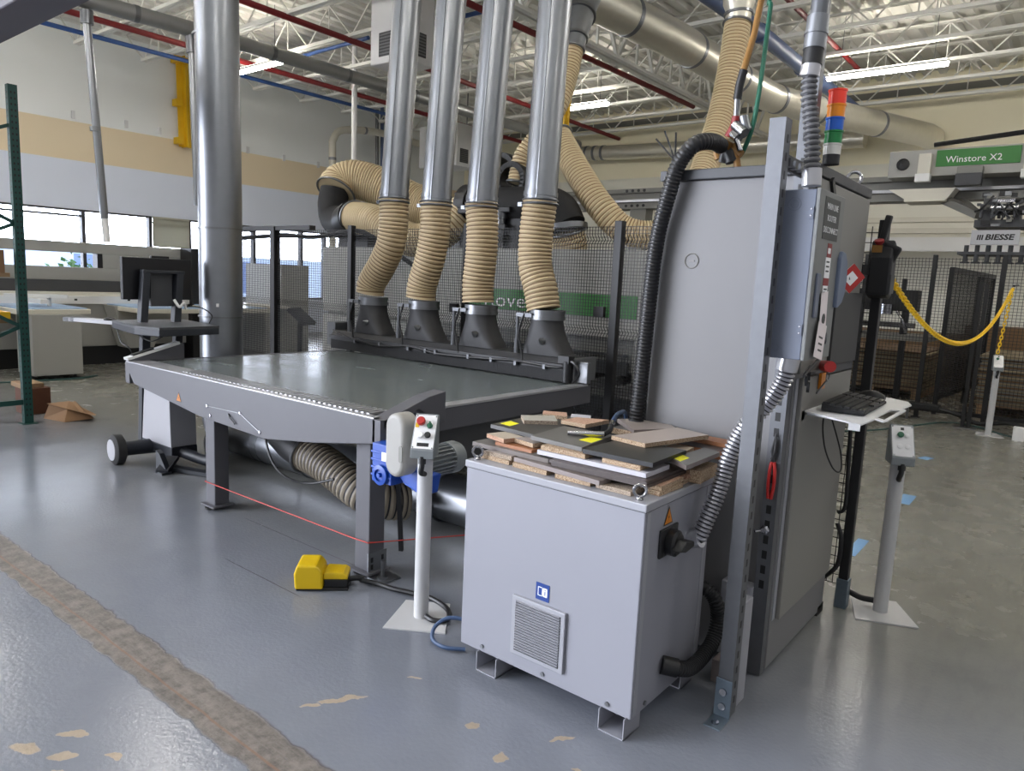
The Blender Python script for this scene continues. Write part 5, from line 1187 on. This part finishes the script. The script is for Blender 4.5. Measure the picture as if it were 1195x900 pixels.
path += [Vector((-.84, 10.8, 1.83)) + (Vector((-.90, 10.78, 1.03)) - Vector((-.84, 10.8, 1.83))) * k / 10 for k in range(1, 11)]
t = thing('safety_chain', 'yellow plastic chain swagged from the tall cabinet to the distant control stand', 'chain', (-.86, 7, 1.2)); chain(path).build('chain_links', 'yellow_chain', t)
m = MB(); m.bar((-.875, 4.05, 1.8), (-.86, 4.07, 1.8), .02, .03); m.build('chain_hook', 'red_dark', t, smooth=0)
# hook rod that carries the far chain end
tag(MB().tube([(-.835, 10.815, 1.86), (-.835, 11.45, 1.88)], .012, 8).build('chain_rod', 'black'), 'thin black rod holding the far end of the yellow chain', 'rod')
# gantry storage system
GA = thing('storage_gantry', 'grey overhead gantry with green lettered beam at the upper right', 'gantry', (-3.5, 13.2, 2.3))
m = MB(); m.box(-11.2, 3.5, 13.0, 13.35, 3.17, 3.28); m.box(-11.2, 3.5, 13.0, 13.35, 3.48, 3.56); m.box(-11.2, 3.5, 13.08, 13.28, 3.28, 3.48); m.build('rail_beam', 'steel' if False else 'beige_dark', GA, smooth=0)
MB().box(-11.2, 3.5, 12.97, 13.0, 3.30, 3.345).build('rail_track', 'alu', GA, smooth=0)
for xa in (-7.55, 2.6): MB().box(xa, xa + .35, 13.05, 13.35, 0, 3.17).build('column_leg', 'beige_dark', GA, smooth=0)
m = MB()
for k in range(4):
    for z in (3.23, 3.52): m.lathe([(0, 0), (.03, 0), (.03, .012), (0, .012)], (-7.62 + k * .13, 12.998, z), (0, -1, 0), 8)
m.build('bolt', 'black', GA)
MB().box(-2.78, -.2, 12.55, 12.97, 3.47, 3.86).build('carriage_beam', 'beige_machine', GA, smooth=0, bevel=.01)
MB().box(-2.14, -1.10, 12.535, 12.55, 3.60, 3.835).build('green_stripe', 'green', GA, smooth=0)
text('lettering', 'Winstore X2', .13, 'label_white', GA, (-1.665, 12.53, 3.69), (1, 0, 0), (0, 0, 1), sx=1.0)
for xa, xb, za, zb in ((-2.36, -2.19, 3.50, 3.79), (-1.05, -.90, 3.50, 3.85)):
    q = MB().box(xa, xb, 12.45, 12.56, za, zb).build('cover_plate', 'cream_metal', GA, smooth=0, bevel=.008)
    MB().box(xa - .02, xb + .01, 12.43, 12.56, za - .12, za).build('cover_foot', 'machine_white', q, smooth=0, bevel=.008)
m = MB(); m.lathe([(0, 0), (.09, 0), (.09, .02), (.06, .03), (.06, .015), (.03, .015), (0, .03)], (-2.58, 12.55, 3.66), (0, -1, 0), 14); m.build('drive_wheel', 'black', GA)
MB().box(-1.84, -1.52, 12.42, 12.56, 3.47, 3.57).build('sensor_box', 'beige_dark', GA, smooth=0, bevel=.006)
MB().box(-1.85, -1.52, 12.40, 12.56, 3.30, 3.47).build('sensor_box', 'cab_dark', GA, smooth=0, bevel=.006)
m = MB(); m.tube(spl([(-2.2, 12.6, 3.93), (-1.7, 12.6, 3.97), (-1.1, 12.6, 4.02), (-.3, 12.6, 4.08)], 6), .035, 8); m.build('cable_bundle', 'black', GA)
m = MB(); m.box(-2.5, -1.95, 12.5, 13.0, 3.10, 3.14); m.prism([(-2.5, 3.14), (-1.95, 3.14), (-1.85, 3.3), (-2.75, 3.3)], 'y', 12.6, 12.95); m.build('lower_tray', 'cream_metal', GA, smooth=0)
m = MB(); m.bar((-2.1, 12.9, 3.2), (-1.45, 12.2, 2.85), .14, .1); m.bar((-1.8, 12.95, 3.15), (-1.35, 12.3, 2.75), .08, .08); m.build('arm', 'beige_dark', GA, smooth=0)
m = MB(); m.box(-1.5, -.6, 12.1, 12.7, 2.68, 2.78); m.box(-1.45, -.7, 12.15, 12.2, 2.9, 3.0); m.cyl((-1.3, 12.15, 2.9), (-.9, 12.15, 2.9), .06, 12); m.box(-1.42, -1.3, 12.1, 12.5, 2.78, 3.1); m.box(-1.05, -.98, 12.1, 12.5, 2.78, 3.05)
for k in range(6): m.cyl((-1.42 + k * .13, 12.02, 2.80), (-1.42 + k * .13, 12.02, 2.98), .022, 8)
m.build('gripper_head', 'cab_dark', GA, smooth=0)
m = MB(); m.cyl((-1.32, 12.05, 2.93), (-1.0, 12.05, 2.93), .055, 14); m.box(-1.25, -1.05, 12.0, 12.06, 3.0, 3.04); m.build('air_tank', 'chrome', GA)
random.seed(11)
for mm in ('black', 'steel', 'beige_dark', 'cab_dark'):
    for k in range(9):
        x, y, z = random.uniform(-1.5, -.65), random.uniform(12.0, 12.25), random.uniform(2.66, 3.12); w_, h_2 = random.uniform(.03, .12), random.uniform(.02, .09)
        MB().box(x, x + w_, y, y + .06, z, z + h_2).build('gripper_fitting', mm, GA, smooth=0)
    for k in range(3):
        x, y = random.uniform(-1.5, -.7), random.uniform(11.99, 12.1); MB().tube(spl([(x, y, random.uniform(2.7, 2.9)), (x + .08, y - .03, random.uniform(2.85, 3.0)), (x + .2, y, random.uniform(2.7, 3.1))], 5), .014, 6).build('gripper_hose', mm, GA)
MB().box(-1.50, -.94, 11.98, 12.02, 2.43, 2.63).build('name_board', 'alu', GA, smooth=0, bevel=.004)
text('lettering', 'BIESSE', .105, 'label_black', GA, (-1.17, 11.978, 2.53), (1, 0, 0), (0, 0, 1), sx=1.15, shear=.15, off=.004)
m = MB()
for k in range(3):
    x = -1.43 + k * .026; m.prism([(x, 2.495), (x + .018, 2.495), (x + .026, 2.565), (x + .008, 2.565)], 'y', 11.977, 11.98)
m.build('logo_mark', 'label_black', GA, smooth=0)
m = MB(); m.box(-1.65, -.6, 12.05, 12.6, 2.30, 2.34)
for k in range(8): m.cyl((-1.55 + k * .13, 12.1, 2.2), (-1.55 + k * .13, 12.1, 2.43), .03, 10); m.lathe([(0, 0), (.06, 0), (.06, .015), (.02, .03), (0, .03)], (-1.55 + k * .13, 12.1, 2.18), seg=10)
m.build('suction_cups', 'cab_dark', GA, smooth=0)
t = thing('storage_rail', 'pale far rail of the storage system along the back wall', 'rail', (-5, 17, 0))
m = MB(); m.box(-10, 3, 16.9, 17.1, 2.98, 3.08); m.box(-10, 3, 16.9, 17.1, 3.2, 3.3); m.build('rail', 'cream_metal', t, smooth=0)
MB().box(-10, 3, 16.95, 17.05, 2.62, 2.90).build('guard_board', 'machine_white', t, smooth=0)
m = MB()
for x in (-9.5, -5, -.4): m.box(x, x + .12, 17.1, 17.22, 0, 3.3)
m.build('upright', 'cream_metal', t, smooth=0)
# stacks of boards beyond the far fence
def bstack(label, x0, x1, y0, y1, n, mats, z0=.16, t0=.022, grp='panels stacked beyond the far fence'):
    random.seed(int(abs(x0 * 100)))
    for k in range(n):
        j = random.uniform(-.03, .03); z = z0 + k * (t0 + .002)
        o = MB().box(x0 + j, x1 + j, y0 + j, y1 + j, z, z + t0).build('panel', mats[k % len(mats)], smooth=0)
        tag(o, label, 'panel', grp)
def bearers(x0, x1, y0, y1, h, label):
    t = thing('pallet', label, 'pallet', ((x0 + x1) / 2, (y0 + y1) / 2, 0)); m = MB()
    for x in (x0 + .08, (x0 + x1) / 2, x1 - .08): m.box(x - .05, x + .05, y0, y1, 0, h - .02)
    m.build('bearer', 'wood', t, smooth=0); m = MB()
    for k in range(5): y = y0 + (y1 - y0 - .1) * k / 4; m.box(x0, x1, y, y + .1, h - .02, h)
    m.build('deck_slat', 'wood', t, smooth=0)
bearers(-3.6, -2.1, 13.4, 15.6, .16, 'wooden pallet under the brown panels left of the gate'); bstack('one of the flat panels stacked on the pallet left of the black gate', -3.6, -2.1, 13.4, 15.6, 26, ['stack_board', 'stack_board_c', 'stack_board'])
bearers(-1.25, .6, 12.6, 14.6, .16, 'wooden pallet under the grey panels right of the gate'); bstack('one of the flat panels stacked on the pallet right of the black gate', -1.25, .6, 12.6, 14.6, 30, ['stack_board_b', 'stack_board', 'stack_board_b', 'stack_board_c'])
tag(MB().box(-1.9, .6, 16.0, 17.0, 0, 1.2).build('crate', 'stack_board_c', smooth=0, bevel=.01), 'brown wooden crate against the back wall right of the gate', 'crate')
tag(MB().box(-5.2, -2.0, 16.0, 16.9, 0, 1.0).build('crate', 'stack_board_c', smooth=0, bevel=.01), 'long brown wooden crate against the back wall left of the gate', 'crate')
t = thing('lift_table', 'grey infeed table with black machine head seen through the far fence', 'machine', (-3.0, 12.7, 0))
m = MB(); m.box(-4.6, -1.9, 12.2, 13.2, 1.02, 1.10); m.build('table_top', 'beige_dark', t, smooth=0)
m = MB(); m.box(-2.3, -2.22, 12.3, 12.4, 0, 1.02); m.box(-4.5, -4.4, 12.3, 12.4, 0, 1.02); m.build('leg', 'black', t, smooth=0)
m = MB(); m.box(-3.0, -2.15, 12.5, 12.8, 1.45, 1.78); m.box(-2.85, -2.78, 12.55, 12.65, 1.78, 2.0); m.box(-2.4, -2.34, 12.55, 12.65, 1.78, 1.95); m.box(-2.75, -2.65, 12.5, 12.6, 1.1, 1.45); m.box(-2.35, -2.25, 12.5, 12.6, 1.1, 1.45); m.build('machine_head', 'black', t, smooth=0, bevel=.01)
m = MB(); m.cyl((-2.55, 12.45, 1.40), (-2.55, 12.45, 1.55), .09, 14); m.tube(spl([(-2.4, 12.45, 1.45), (-2.3, 12.42, 1.3), (-2.25, 12.45, 1.12)], 5), .02, 6); m.box(-3.0, -2.15, 12.48, 12.6, 1.2, 1.28); m.build('cylinder', 'chrome', t)
t = thing('cable_tray', 'black cable tray on short legs before the far fence', 'cable tray', (-2.1, 11.2, 0)); MB().box(-2.65, -1.5, 11.15, 11.3, .16, .24).build('tray', 'black', t, smooth=0, bevel=.01)
for x in (-2.45, -1.9): MB().box(x, x + .03, 11.2, 11.23, 0, .16).build('leg', 'steel', t, smooth=0)
m = MB(); m.tube(spl([(-1.55, 11.2, .2), (-1.3, 11.2, .15), (-1.05, 11.3, .05), (-.7, 11.2, .12), (-.4, 11.1, .05), (-.1, 11.0, .03)], 8), .03, 8); tag(m.build('floor_cable', 'black'), 'black cables looping on the floor at the foot of the far fence', 'cable')
m = MB(); m.tube(spl([(-2.615, 9.839, 0.012), (-2.233, 9.380, 0.012), (-1.853, 10.097, 0.012), (-1.447, 11.230, 0.012), (-1.106, 11.291, 0.012), (-0.640, 10.787, 0.012), (-0.203, 10.587, 0.012)], 10), .008, 6); tag(m.build('floor_cable', 'cable_teal'), 'green cable lying on the floor before the far fence', 'cable')
tag(MB().box(-.62, -.5, 10.6, 10.72, 0, .16).build('white_box', 'label_white', smooth=0), 'small white box on the floor at the foot of the far fence', 'box')
def tape(label, a, b, w):
    a, b = Vector(a), Vector(b); d = (b - a).normalized(); n_ = Vector((-d.y, d.x, 0)) * w
    m = MB(); m.slab([a - n_, b - n_, b + n_, a + n_], .0006); o = m.build('floor_tape', 'tape_blue', smooth=0); tag(o, label, 'tape', 'blue tape pieces')
    for v in o.data.vertices: pass
    o.location.z = .0008
tape('blue tape strip on the floor beside the right control stand', (-1.048, 4.884, 0.000), (-1.053, 5.278, 0.000), .035)
tape('small blue tape piece behind the pole of the right control stand', (-1.039, 6.469, 0.000), (-1.044, 6.810, 0.000), .05)
tape('small blue tape piece furthest back on the right floor', (-1.232, 8.474, 0.000), (-1.187, 8.638, 0.000), .05)

# ================================================================== monitor console
C_ = thing('monitor_console', 'wheeled monitor console with black screen and white box left of the table', 'console', (-5.9, 2.8, 0))
mc = mat('console_dark', (46, 50, 58), .5)
M['console_dark'] = mc
mw = mat('console_white', (206, 206, 212), .45); M['console_white'] = mw
m = MB(); m.prism([(-6.26, .17), (-5.75, .17), (-5.765, .70), (-6.19, .70)], 'y', 2.80, 3.02); m.build('cabinet_box', 'console_white', C_, smooth=0, bevel=.006)
m = MB(); m.box(-6.26, -5.74, 2.80, 3.02, .08, .17); m.build('base_plinth', 'console_dark', C_, smooth=0, bevel=.006)
m = MB(); m.bar((-6.30, 2.83, .1), (-6.17, 2.81, 1.12), .06, .065, up=(0, 1, 0)); m.build('column', 'console_dark', C_, smooth=0); m = MB(); m.bar((-6.02, 2.98, .6), (-6.13, 3.07, 1.12), .06, .06, up=(0, 1, 0)); m.build('column', 'console_dark', C_, smooth=0)
m = MB(); m.cyl((-6.15, 2.57, .125), (-6.12, 2.84, .12), .062, 20); m.build('axle_tube', 'console_dark', C_)
for p, d in (((-6.15, 2.55, .125), (.06, 1, 0)), ((-5.80, 3.20, .125), (.06, 1, 0))):
    m = MB(); m.lathe([(0, -.045), (.10, -.045), (.125, -.03), (.125, .03), (.10, .045), (0, .045)], p, d, 28); wq = m.build('wheel', 'rubber', C_)
    m = MB(); m.lathe([(0, -.052), (.088, -.05), (.088, -.046), (0, -.046)], p, d, 24); m.build('wheel_cap', 'console_white', wq)
m = MB(); m.prism([(-5.76, .0), (-5.62, .02), (-5.60, .04), (-5.70, .15), (-5.76, .17)], 'y', 2.68, 2.72); m.bar((-5.72, 2.80, .10), (-5.62, 2.66, .02), .10, .03); m.box(-5.70, -5.58, 2.64, 2.72, 0, .02); m.build('foot', 'console_dark', C_, smooth=0)
m = MB(); m.tube([(-5.75, 2.90, .12), (-5.55, 2.95, .09), (-5.3, 3.0, .09)], .045, 14); m.build('base_tube', 'console_dark', C_)
m = MB(); m.bar((-5.75, 2.75, .02), (-5.25, 2.93, .02), .08, .03); m.build('base_rail', 'console_dark', C_, smooth=0)
# tray, frame, screen (the screen's back faces the table)
tp = [(-6.44, 2.66), (-5.80, 2.56), (-5.56, 2.64), (-5.62, 3.16), (-6.40, 3.26)]
m = MB(); m.prism(tp, 'z', 1.155, 1.17); m.build('tray_top', 'cab_dark', C_, smooth=0)
m = MB(); m.prism(tp, 'z', 1.10, 1.155); m.build('tray_box', 'console_dark', C_, smooth=0, bevel=.006)
m = MB(); m.prism([(-6.92, 2.50), (-6.44, 2.66), (-6.40, 2.80), (-6.92, 2.64)], 'z', 1.13, 1.16); q = m.build('side_shelf', 'console_white', C_, smooth=0)
m = MB(); m.prism([(-6.98, 2.48), (-6.86, 2.52), (-6.86, 2.67), (-6.98, 2.64)], 'z', 1.125, 1.162); m.build('shelf_end', 'console_dark', q, smooth=0)
for y in (2.80, 3.08):
    m = MB(); m.bar((-6.15, y - .02, 1.16), (-6.15, y + .015, 1.60), .06, .075, up=(1, 0, 0)); m.build('frame_post', 'console_dark', C_, smooth=0, bevel=.005)
m = MB(); m.box(-6.18, -6.11, 2.78, 3.13, 1.575, 1.60); m.build('frame_top', 'console_dark', C_, smooth=0, bevel=.004)
m = MB(); m.box(-6.20, -6.16, 2.86, 3.04, 1.30, 1.575); m.build('mount_plate', 'cab_dark', C_, smooth=0)
m = MB(); m.box(-6.26, -6.215, 2.66, 3.24, 1.352, 1.70); s = m.build('screen', 'screen', C_, smooth=0, bevel=.006); MB().box(-6.25, -6.22, 2.90, 3.05, 1.70, 1.718).build('camera_bar', 'black', s, smooth=0)
m = MB(); m.tube(spl([(-6.11, 3.03, 1.36), (-6.08, 3.06, 1.30), (-6.08, 3.10, 1.33), (-6.10, 3.13, 1.28)], 6), .012, 6); m.build('white_cable', 'label_white', C_)
m = MB(); m.tube(spl([(-6.1, 3.12, 1.30), (-6.0, 3.2, 1.30), (-5.9, 3.25, 1.24), (-5.85, 3.2, 1.175)], 6), .005, 6); m.tube(spl([(-6.35, 2.66, 1.10), (-6.2, 2.63, 1.0), (-6.1, 2.65, .96), (-6.05, 2.7, .8)], 6), .005, 6); m.tube(spl([(-5.9, 2.62, 1.10), (-5.75, 2.66, 1.05), (-5.65, 2.72, 1.10)], 6), .005, 6); m.build('thin_cable', 'black', C_)
t = tag(MB().lathe([(0, 0), (.05, 0), (.05, .012), (.03, .025), (0, .03)], (-6.52, 2.68, 1.16), seg=16).build('mouse', 'black'), 'small black mouse on the white shelf of the monitor console', 'mouse')

# ================================================================== green pallet rack at the left edge
Rk = thing('pallet_rack', 'green steel pallet rack upright with braces at the left edge', 'rack', (-8.4, 2.4, 0))
def upright(x, y):
    m = MB(); m.box(x - .035, x + .035, y - .04, y + .04, .005, 3.27); m.mi = 1
    for k in range(58):
        z = .08 + k * .0545; m.box(x + .035, x + .0356, y - .022, y - .008, z, z + .02); m.box(x + .035, x + .0356, y + .010, y + .024, z, z + .02); m.box(x - .01, x + .012, y - .0406, y - .04, z, z + .018)
    p = m.build('upright', ['rack_green', 'label_black'], Rk, smooth=0); MB().box(x - .07, x + .07, y - .07, y + .07, 0, .006).build('foot_plate', 'rack_green', p, smooth=0)
upright(-8.28, 2.585); upright(-8.28, 1.60); upright(-10.9, 2.585)
m = MB()
for z in (.22, ): m.bar((-8.28, 1.6, z), (-8.28, 2.56, z), .035, .05)
for a, b in ((.55, 1.02), (1.02, 1.02)): pass
for z0, z1 in ((.55, .98), (1.50, .98), (1.55, 1.98), (2.45, 1.98), (2.5, 2.9)): m.bar((-8.28, 1.66, z0), (-8.28, 2.56, z1), .032, .045, up=(1, 0, 0))
m.build('brace', 'rack_green', Rk, smooth=0)
m = MB(); m.box(-10.9, -8.3, 1.56, 1.64, 1.40, 1.50); m.box(-10.9, -8.3, 2.545, 2.60, 1.40, 1.50) if False else None; m.build('shelf_beam', 'orange', Rk, smooth=0)
def boxx(label, x0, x1, y0, y1, z0, z1, mm):
    t = thing('cardboard_box', label, 'box', ((x0 + x1) / 2, (y0 + y1) / 2, z0), None); MB().box(x0, x1, y0, y1, z0, z1).build('carton', mm, t, smooth=0, bevel=.004)
    MB().box(x0, x1, (y0 + y1) / 2 - .03, (y0 + y1) / 2 + .03, z1, z1 + .0015).build('tape_strip', 'lam_cream', t, smooth=0); return t
t = boxx('brown cardboard carton on the rack at the left picture edge', -8.75, -8.36, 1.95, 2.48, 1.50, 1.72, 'cardboard'); MB().box(-8.36, -8.358, 2.2, 2.42, 1.53, 1.70).build('shipping_label', 'label_white', t, smooth=0)
tag(MB().box(-8.78, -8.36, 1.5, 2.52, 1.46, 1.50).build('rack_shelf', 'wood', smooth=0), 'wooden shelf board carrying the carton on the green rack', 'shelf')
tag(MB().box(-8.78, -8.33, 2.0, 2.5, 1.05, 1.12).build('yellow_case', 'yellow_steel', smooth=0, bevel=.006), 'flat yellow case on the green rack at the left edge', 'case')
tag(MB().box(-8.80, -8.33, 1.5, 2.52, 1.01, 1.05).build('rack_shelf', 'wood', smooth=0), 'wooden shelf board carrying the yellow case on the green rack', 'shelf')
# debris by the rack foot
def crate_wood(label, x0, x1, y0, y1, z0, z1, mm): return tag(MB().box(x0, x1, y0, y1, z0, z1).build('timber_block', mm, smooth=0, bevel=.006), label, 'timber')
crate_wood('pale upright timber block at the left picture edge', -8.62, -8.52, 2.28, 2.36, 0, .42, 'wood')
crate_wood('red-brown timber block behind the green rack foot', -9.0, -8.72, 2.70, 2.95, .0, .28, 'wood_dark')
crate_wood('pale timber lying on top of the red-brown block', -9.05, -8.75, 2.68, 2.90, .281, .33, 'wood')
o = thing('crumpled_cardboard', 'crumpled brown cardboard scrap on the floor beside the rack foot', 'cardboard scrap', (-8.3, 2.95, 0))
m = MB(); m.add([(-8.45, 2.78, .0), (-8.12, 2.86, .0), (-8.05, 3.12, .02), (-8.35, 3.15, .0), (-8.40, 2.82, .15), (-8.2, 2.92, .12), (-8.12, 3.05, .09), (-8.34, 3.05, .17)], [(0, 1, 5, 4), (1, 2, 6, 5), (2, 3, 7, 6), (3, 0, 4, 7), (4, 5, 6, 7), (3, 2, 1, 0)]); m.build('folded_sheet', 'cardboard', o, smooth=0)
m = MB(); m.add([(-8.42, 2.80, .16), (-8.18, 2.90, .13), (-7.98, 3.10, .06), (-8.1, 3.16, .05), (-8.36, 3.0, .175)], [(0, 1, 2, 3, 4)]); m.build('loose_flap', 'cardboard', o, smooth=0)

# ================================================================== cutting machine under the windows
Q = thing('panel_machine', 'long beige panel cutting machine with slotted beam under the left windows', 'machine', (-13, 4.5, 0))
gx = -13.0
b = MB(); b.box(gx, gx + .25, .5, 5.0 - .0, 1.76, 1.94) if False else None
b.box(gx, gx + .2, .5, 7.3, 1.775, 1.94); b.box(gx, gx + .2, .5, 7.3, 1.34, 1.545); b.box(gx, gx + .2, 5.18, 7.3, 1.545, 1.775); b.box(gx, gx + .2, .5, 2.4, 1.545, 1.775)
b.build('gantry_beam', 'beige_machine', Q, smooth=0, bevel=.006)
MB().box(gx + .01, gx + .19, 5.10, 5.18, 1.545, 1.775).build('slot_end', 'black', Q, smooth=0)
MB().box(gx + .2, gx + .21, 6.70, 7.2, 1.70, 1.93).build('green_label', 'green', Q, smooth=0)
MB().box(gx + .02, gx + .3, .5, 7.3, 1.16, 1.34).build('dark_recess', 'table_dark', Q, smooth=0)
MB().box(gx + .02, gx + .5, .5, 7.3, 1.10, 1.16).build('rail', 'cream_metal', Q, smooth=0)
m = MB(); m.box(gx + .1, gx + .55, .5, 7.3, .98, 1.10); m.build('front_rail', 'machine_white', Q, smooth=0)
m = MB()
for y in (3.9, 4.6, 5.4, 6.0, 6.6): m.box(gx + .55, gx + .555, y, y + .04, 1.03, 1.06)
m.build('rail_hole', 'black', Q, smooth=0)
MB().box(gx + .1, gx + .5, .5, 7.3, .30, .98).build('body', 'beige_machine', Q, smooth=0, bevel=.006)
MB().box(gx + .15, gx + .45, .5, 7.3, .0, .30).build('plinth', 'black', Q, smooth=0)
for y0, y1 in ((3.58, 4.2), (5.2, 5.9), (6.6, 7.1)):
    MB().box(gx + .5, -11.2, y0 - .15, y1 + .15, .90, .97).build('air_table', 'cream_metal', Q, smooth=0, bevel=.01)
    MB().box(gx + .52, -11.25, y0 - .12, y1 + .12, .971, .985).build('table_surface', 'machine_blue', Q, smooth=0)
MB().box(-11.75, -11.15, 3.58, 4.2, .06, .90).build('table_pedestal', 'beige_machine', Q, smooth=0, bevel=.006)
for y in (3.66, 4.12): MB().lathe([(0, 0), (.07, 0), (.07, .015), (.02, .03), (.02, .07), (0, .07)], (-11.22, y, 0), seg=14).build('levelling_foot', 'black', Q)
m = MB(); m.prism([(5.0, .97), (5.9, .97), (5.6, .30), (5.2, .30)], 'x', -12.4, -12.0); m.build('table_support', 'beige_machine', Q, smooth=0)
m = MB(); m.box(-12.0, -11.3, 3.75, 3.85, 1.04, 1.10); m.box(-11.75, -11.7, 3.98, 4.02, .985, 1.1); m.bar((-11.9, 3.5, 1.13), (-11.6, 4.2, 1.13), .12, .05); m.build('stop_arm', 'machine_white', Q, smooth=0)
m = MB(); m.tube(spl([(-11.2, 3.0, .01), (-11.1, 3.6, .01), (-11.05, 4.1, .012), (-11.2, 4.4, .012)], 6), .012, 6); tag(m.build('floor_cable', 'cable_teal'), 'green cable on the floor before the beige machine pedestal', 'cable')
# cabinets behind the mesh fence at left
tag(MB().box(-13.05, -11.85, 7.9, 8.5, 0.0, 1.75).build('machine_locker', 'beige_machine', smooth=0, bevel=.01), 'tall beige machine housing behind the fence right of the silver duct', 'machine housing')
t = thing('low_housing', 'low beige housing standing before the tall one behind the fence', 'machine housing', (-12.5, 7.4, 0)); MB().box(-13.1, -11.55, 7.36, 7.8, 0, .95).build('housing_body', 'beige_machine', t, smooth=0, bevel=.01); MB().box(-13.12, -11.5, 7.33, 7.85, .95, 1.0).build('housing_top', 'cream_metal', t, smooth=0)
t = thing('control_column', 'black control column beside the silver duct behind the fence', 'control column', (-12.6, 6.7, 0)); m = MB(); m.box(-12.75, -12.35, 6.45, 6.8, .5, 1.95); m.build('column_body', 'black', t, smooth=0, bevel=.01); m = MB(); m.box(-12.35, -12.34, 6.55, 6.75, 1.4, 1.7); m.build('display', 'plate_dark', t, smooth=0); MB().box(-12.85, -12.25, 6.4, 6.85, 0, .5).build('column_base', 'black', t, smooth=0)
t = thing('dark_stool', 'dark folding shape beside the beige housing behind the fence', 'stool', (-11.2, 7.9, 0)); m = MB(); m.bar((-11.46, 7.9, .95), (-11.12, 8.0, .70), .35, .06); m.build('seat_shell', 'console_dark', t, smooth=0); m = MB(); m.bar((-11.33, 7.95, .8), (-11.35, 7.95, .03), .06); m.box(-11.46, -11.05, 7.76, 8.15, 0, .04); m.build('stool_base', 'console_dark', t, smooth=0)

# ================================================================== yellow foot pedal and floor cables
P_ = thing('foot_pedal', 'yellow foot pedal switch on the floor in front of the table leg', 'foot pedal', (0, 0, 0))
m = MB(); m.prism([(-.075, .012), (-.08, .09), (-.065, .135), (.03, .135), (.055, .105), (.06, .085), (.062, .012)], 'y', -.085, .075); m.build('hood', 'yellow', P_, smooth=0, bevel=.01)
m = MB(); m.prism([(.06, .055), (.06, .085), (.075, .092), (.16, .088), (.18, .075), (.18, .055)], 'y', -.06, .06); m.build('rear_cover', 'yellow', P_, smooth=0, bevel=.006)
m = MB(); m.box(-.072, .185, -.07, .07, .0, .014); m.box(.065, .178, -.062, .062, .014, .055); m.build('base', 'black', P_, smooth=0, bevel=.004)
m = MB(); m.tube(spl([(.18, 0, .035), (.22, 0, .04), (.25, .01, .03)], 6), .014, 10); m.build('cable_gland', 'black', P_)
P_.location = (-3.065, 2.235, 0); P_.rotation_euler = (0, 0, math.radians(44)); P_.scale = (1.05, 1.05, 1.05)
m = MB(); m.tube(spl([(-2.89, 2.41, .03), (-2.80, 2.455, .02), (-2.70, 2.47, .02), (-2.60, 2.50, .02), (-2.48, 2.53, .02), (-2.36, 2.51, .02), (-2.28, 2.46, .022), (-2.25, 2.40, .024), (-2.29, 2.36, .024), (-2.345, 2.365, .024)], 10), .013, 8); tag(m.build('pedal_cable', 'black'), 'black cable from the yellow pedal curling round the control stand foot', 'cable')
m = MB(); m.tube(spl([(-2.01, 2.36, .06), (-2.08, 2.35, .10), (-2.15, 2.31, .10), (-2.19, 2.27, .06), (-2.165, 2.23, .022), (-2.08, 2.22, .018), (-2.0, 2.27, .018)], 10), .0095, 8); tag(m.build('blue_cable', 'cable_blue'), 'larger blue cable loop on the floor at the white cabinet corner', 'cable'); m = MB(); m.tube(spl([(-2.02, 2.56, .02), (-2.14, 2.57, .02), (-2.20, 2.53, .03), (-2.14, 2.49, .035), (-2.02, 2.50, .03)], 8), .0085, 8)
tag(m.build('blue_cable', 'cable_blue'), 'smaller blue cable loop behind the bigger one beside the white cabinet', 'cable')

# ------------------------------------------------------------------ daylight and look
def world():
    w = bpy.data.worlds.new('world'); SC.world = w; w.use_nodes = True; nt = w.node_tree; bg = nt.nodes['Background']
    tc = nt.nodes.new('ShaderNodeTexCoord'); sp = nt.nodes.new('ShaderNodeSeparateXYZ'); nt.links.new(tc.outputs['Generated'], sp.inputs[0])
    mr = nt.nodes.new('ShaderNodeMapRange'); mr.interpolation_type = 'SMOOTHSTEP'; nt.links.new(sp.outputs[0], mr.inputs['Value'])
    mr.inputs['From Min'].default_value = -.75; mr.inputs['From Max'].default_value = -.2
    mx = nt.nodes.new('ShaderNodeMix'); mx.data_type = 'RGBA'; nt.links.new(mr.outputs[0], mx.inputs['Factor'])
    mx.inputs['A'].default_value = (12, 12.6, 14.2, 1); mx.inputs['B'].default_value = (.30, .30, .31, 1)
    nt.links.new(mx.outputs['Result'], bg.inputs['Color']); bg.inputs['Strength'].default_value = 1.0
world()
SC.view_settings.view_transform = 'Standard'
SC.view_settings.look = 'None'
SC.view_settings.exposure = 0.62
SC.cycles.max_bounces = 6; SC.cycles.diffuse_bounces = 4; SC.cycles.transparent_max_bounces = 12
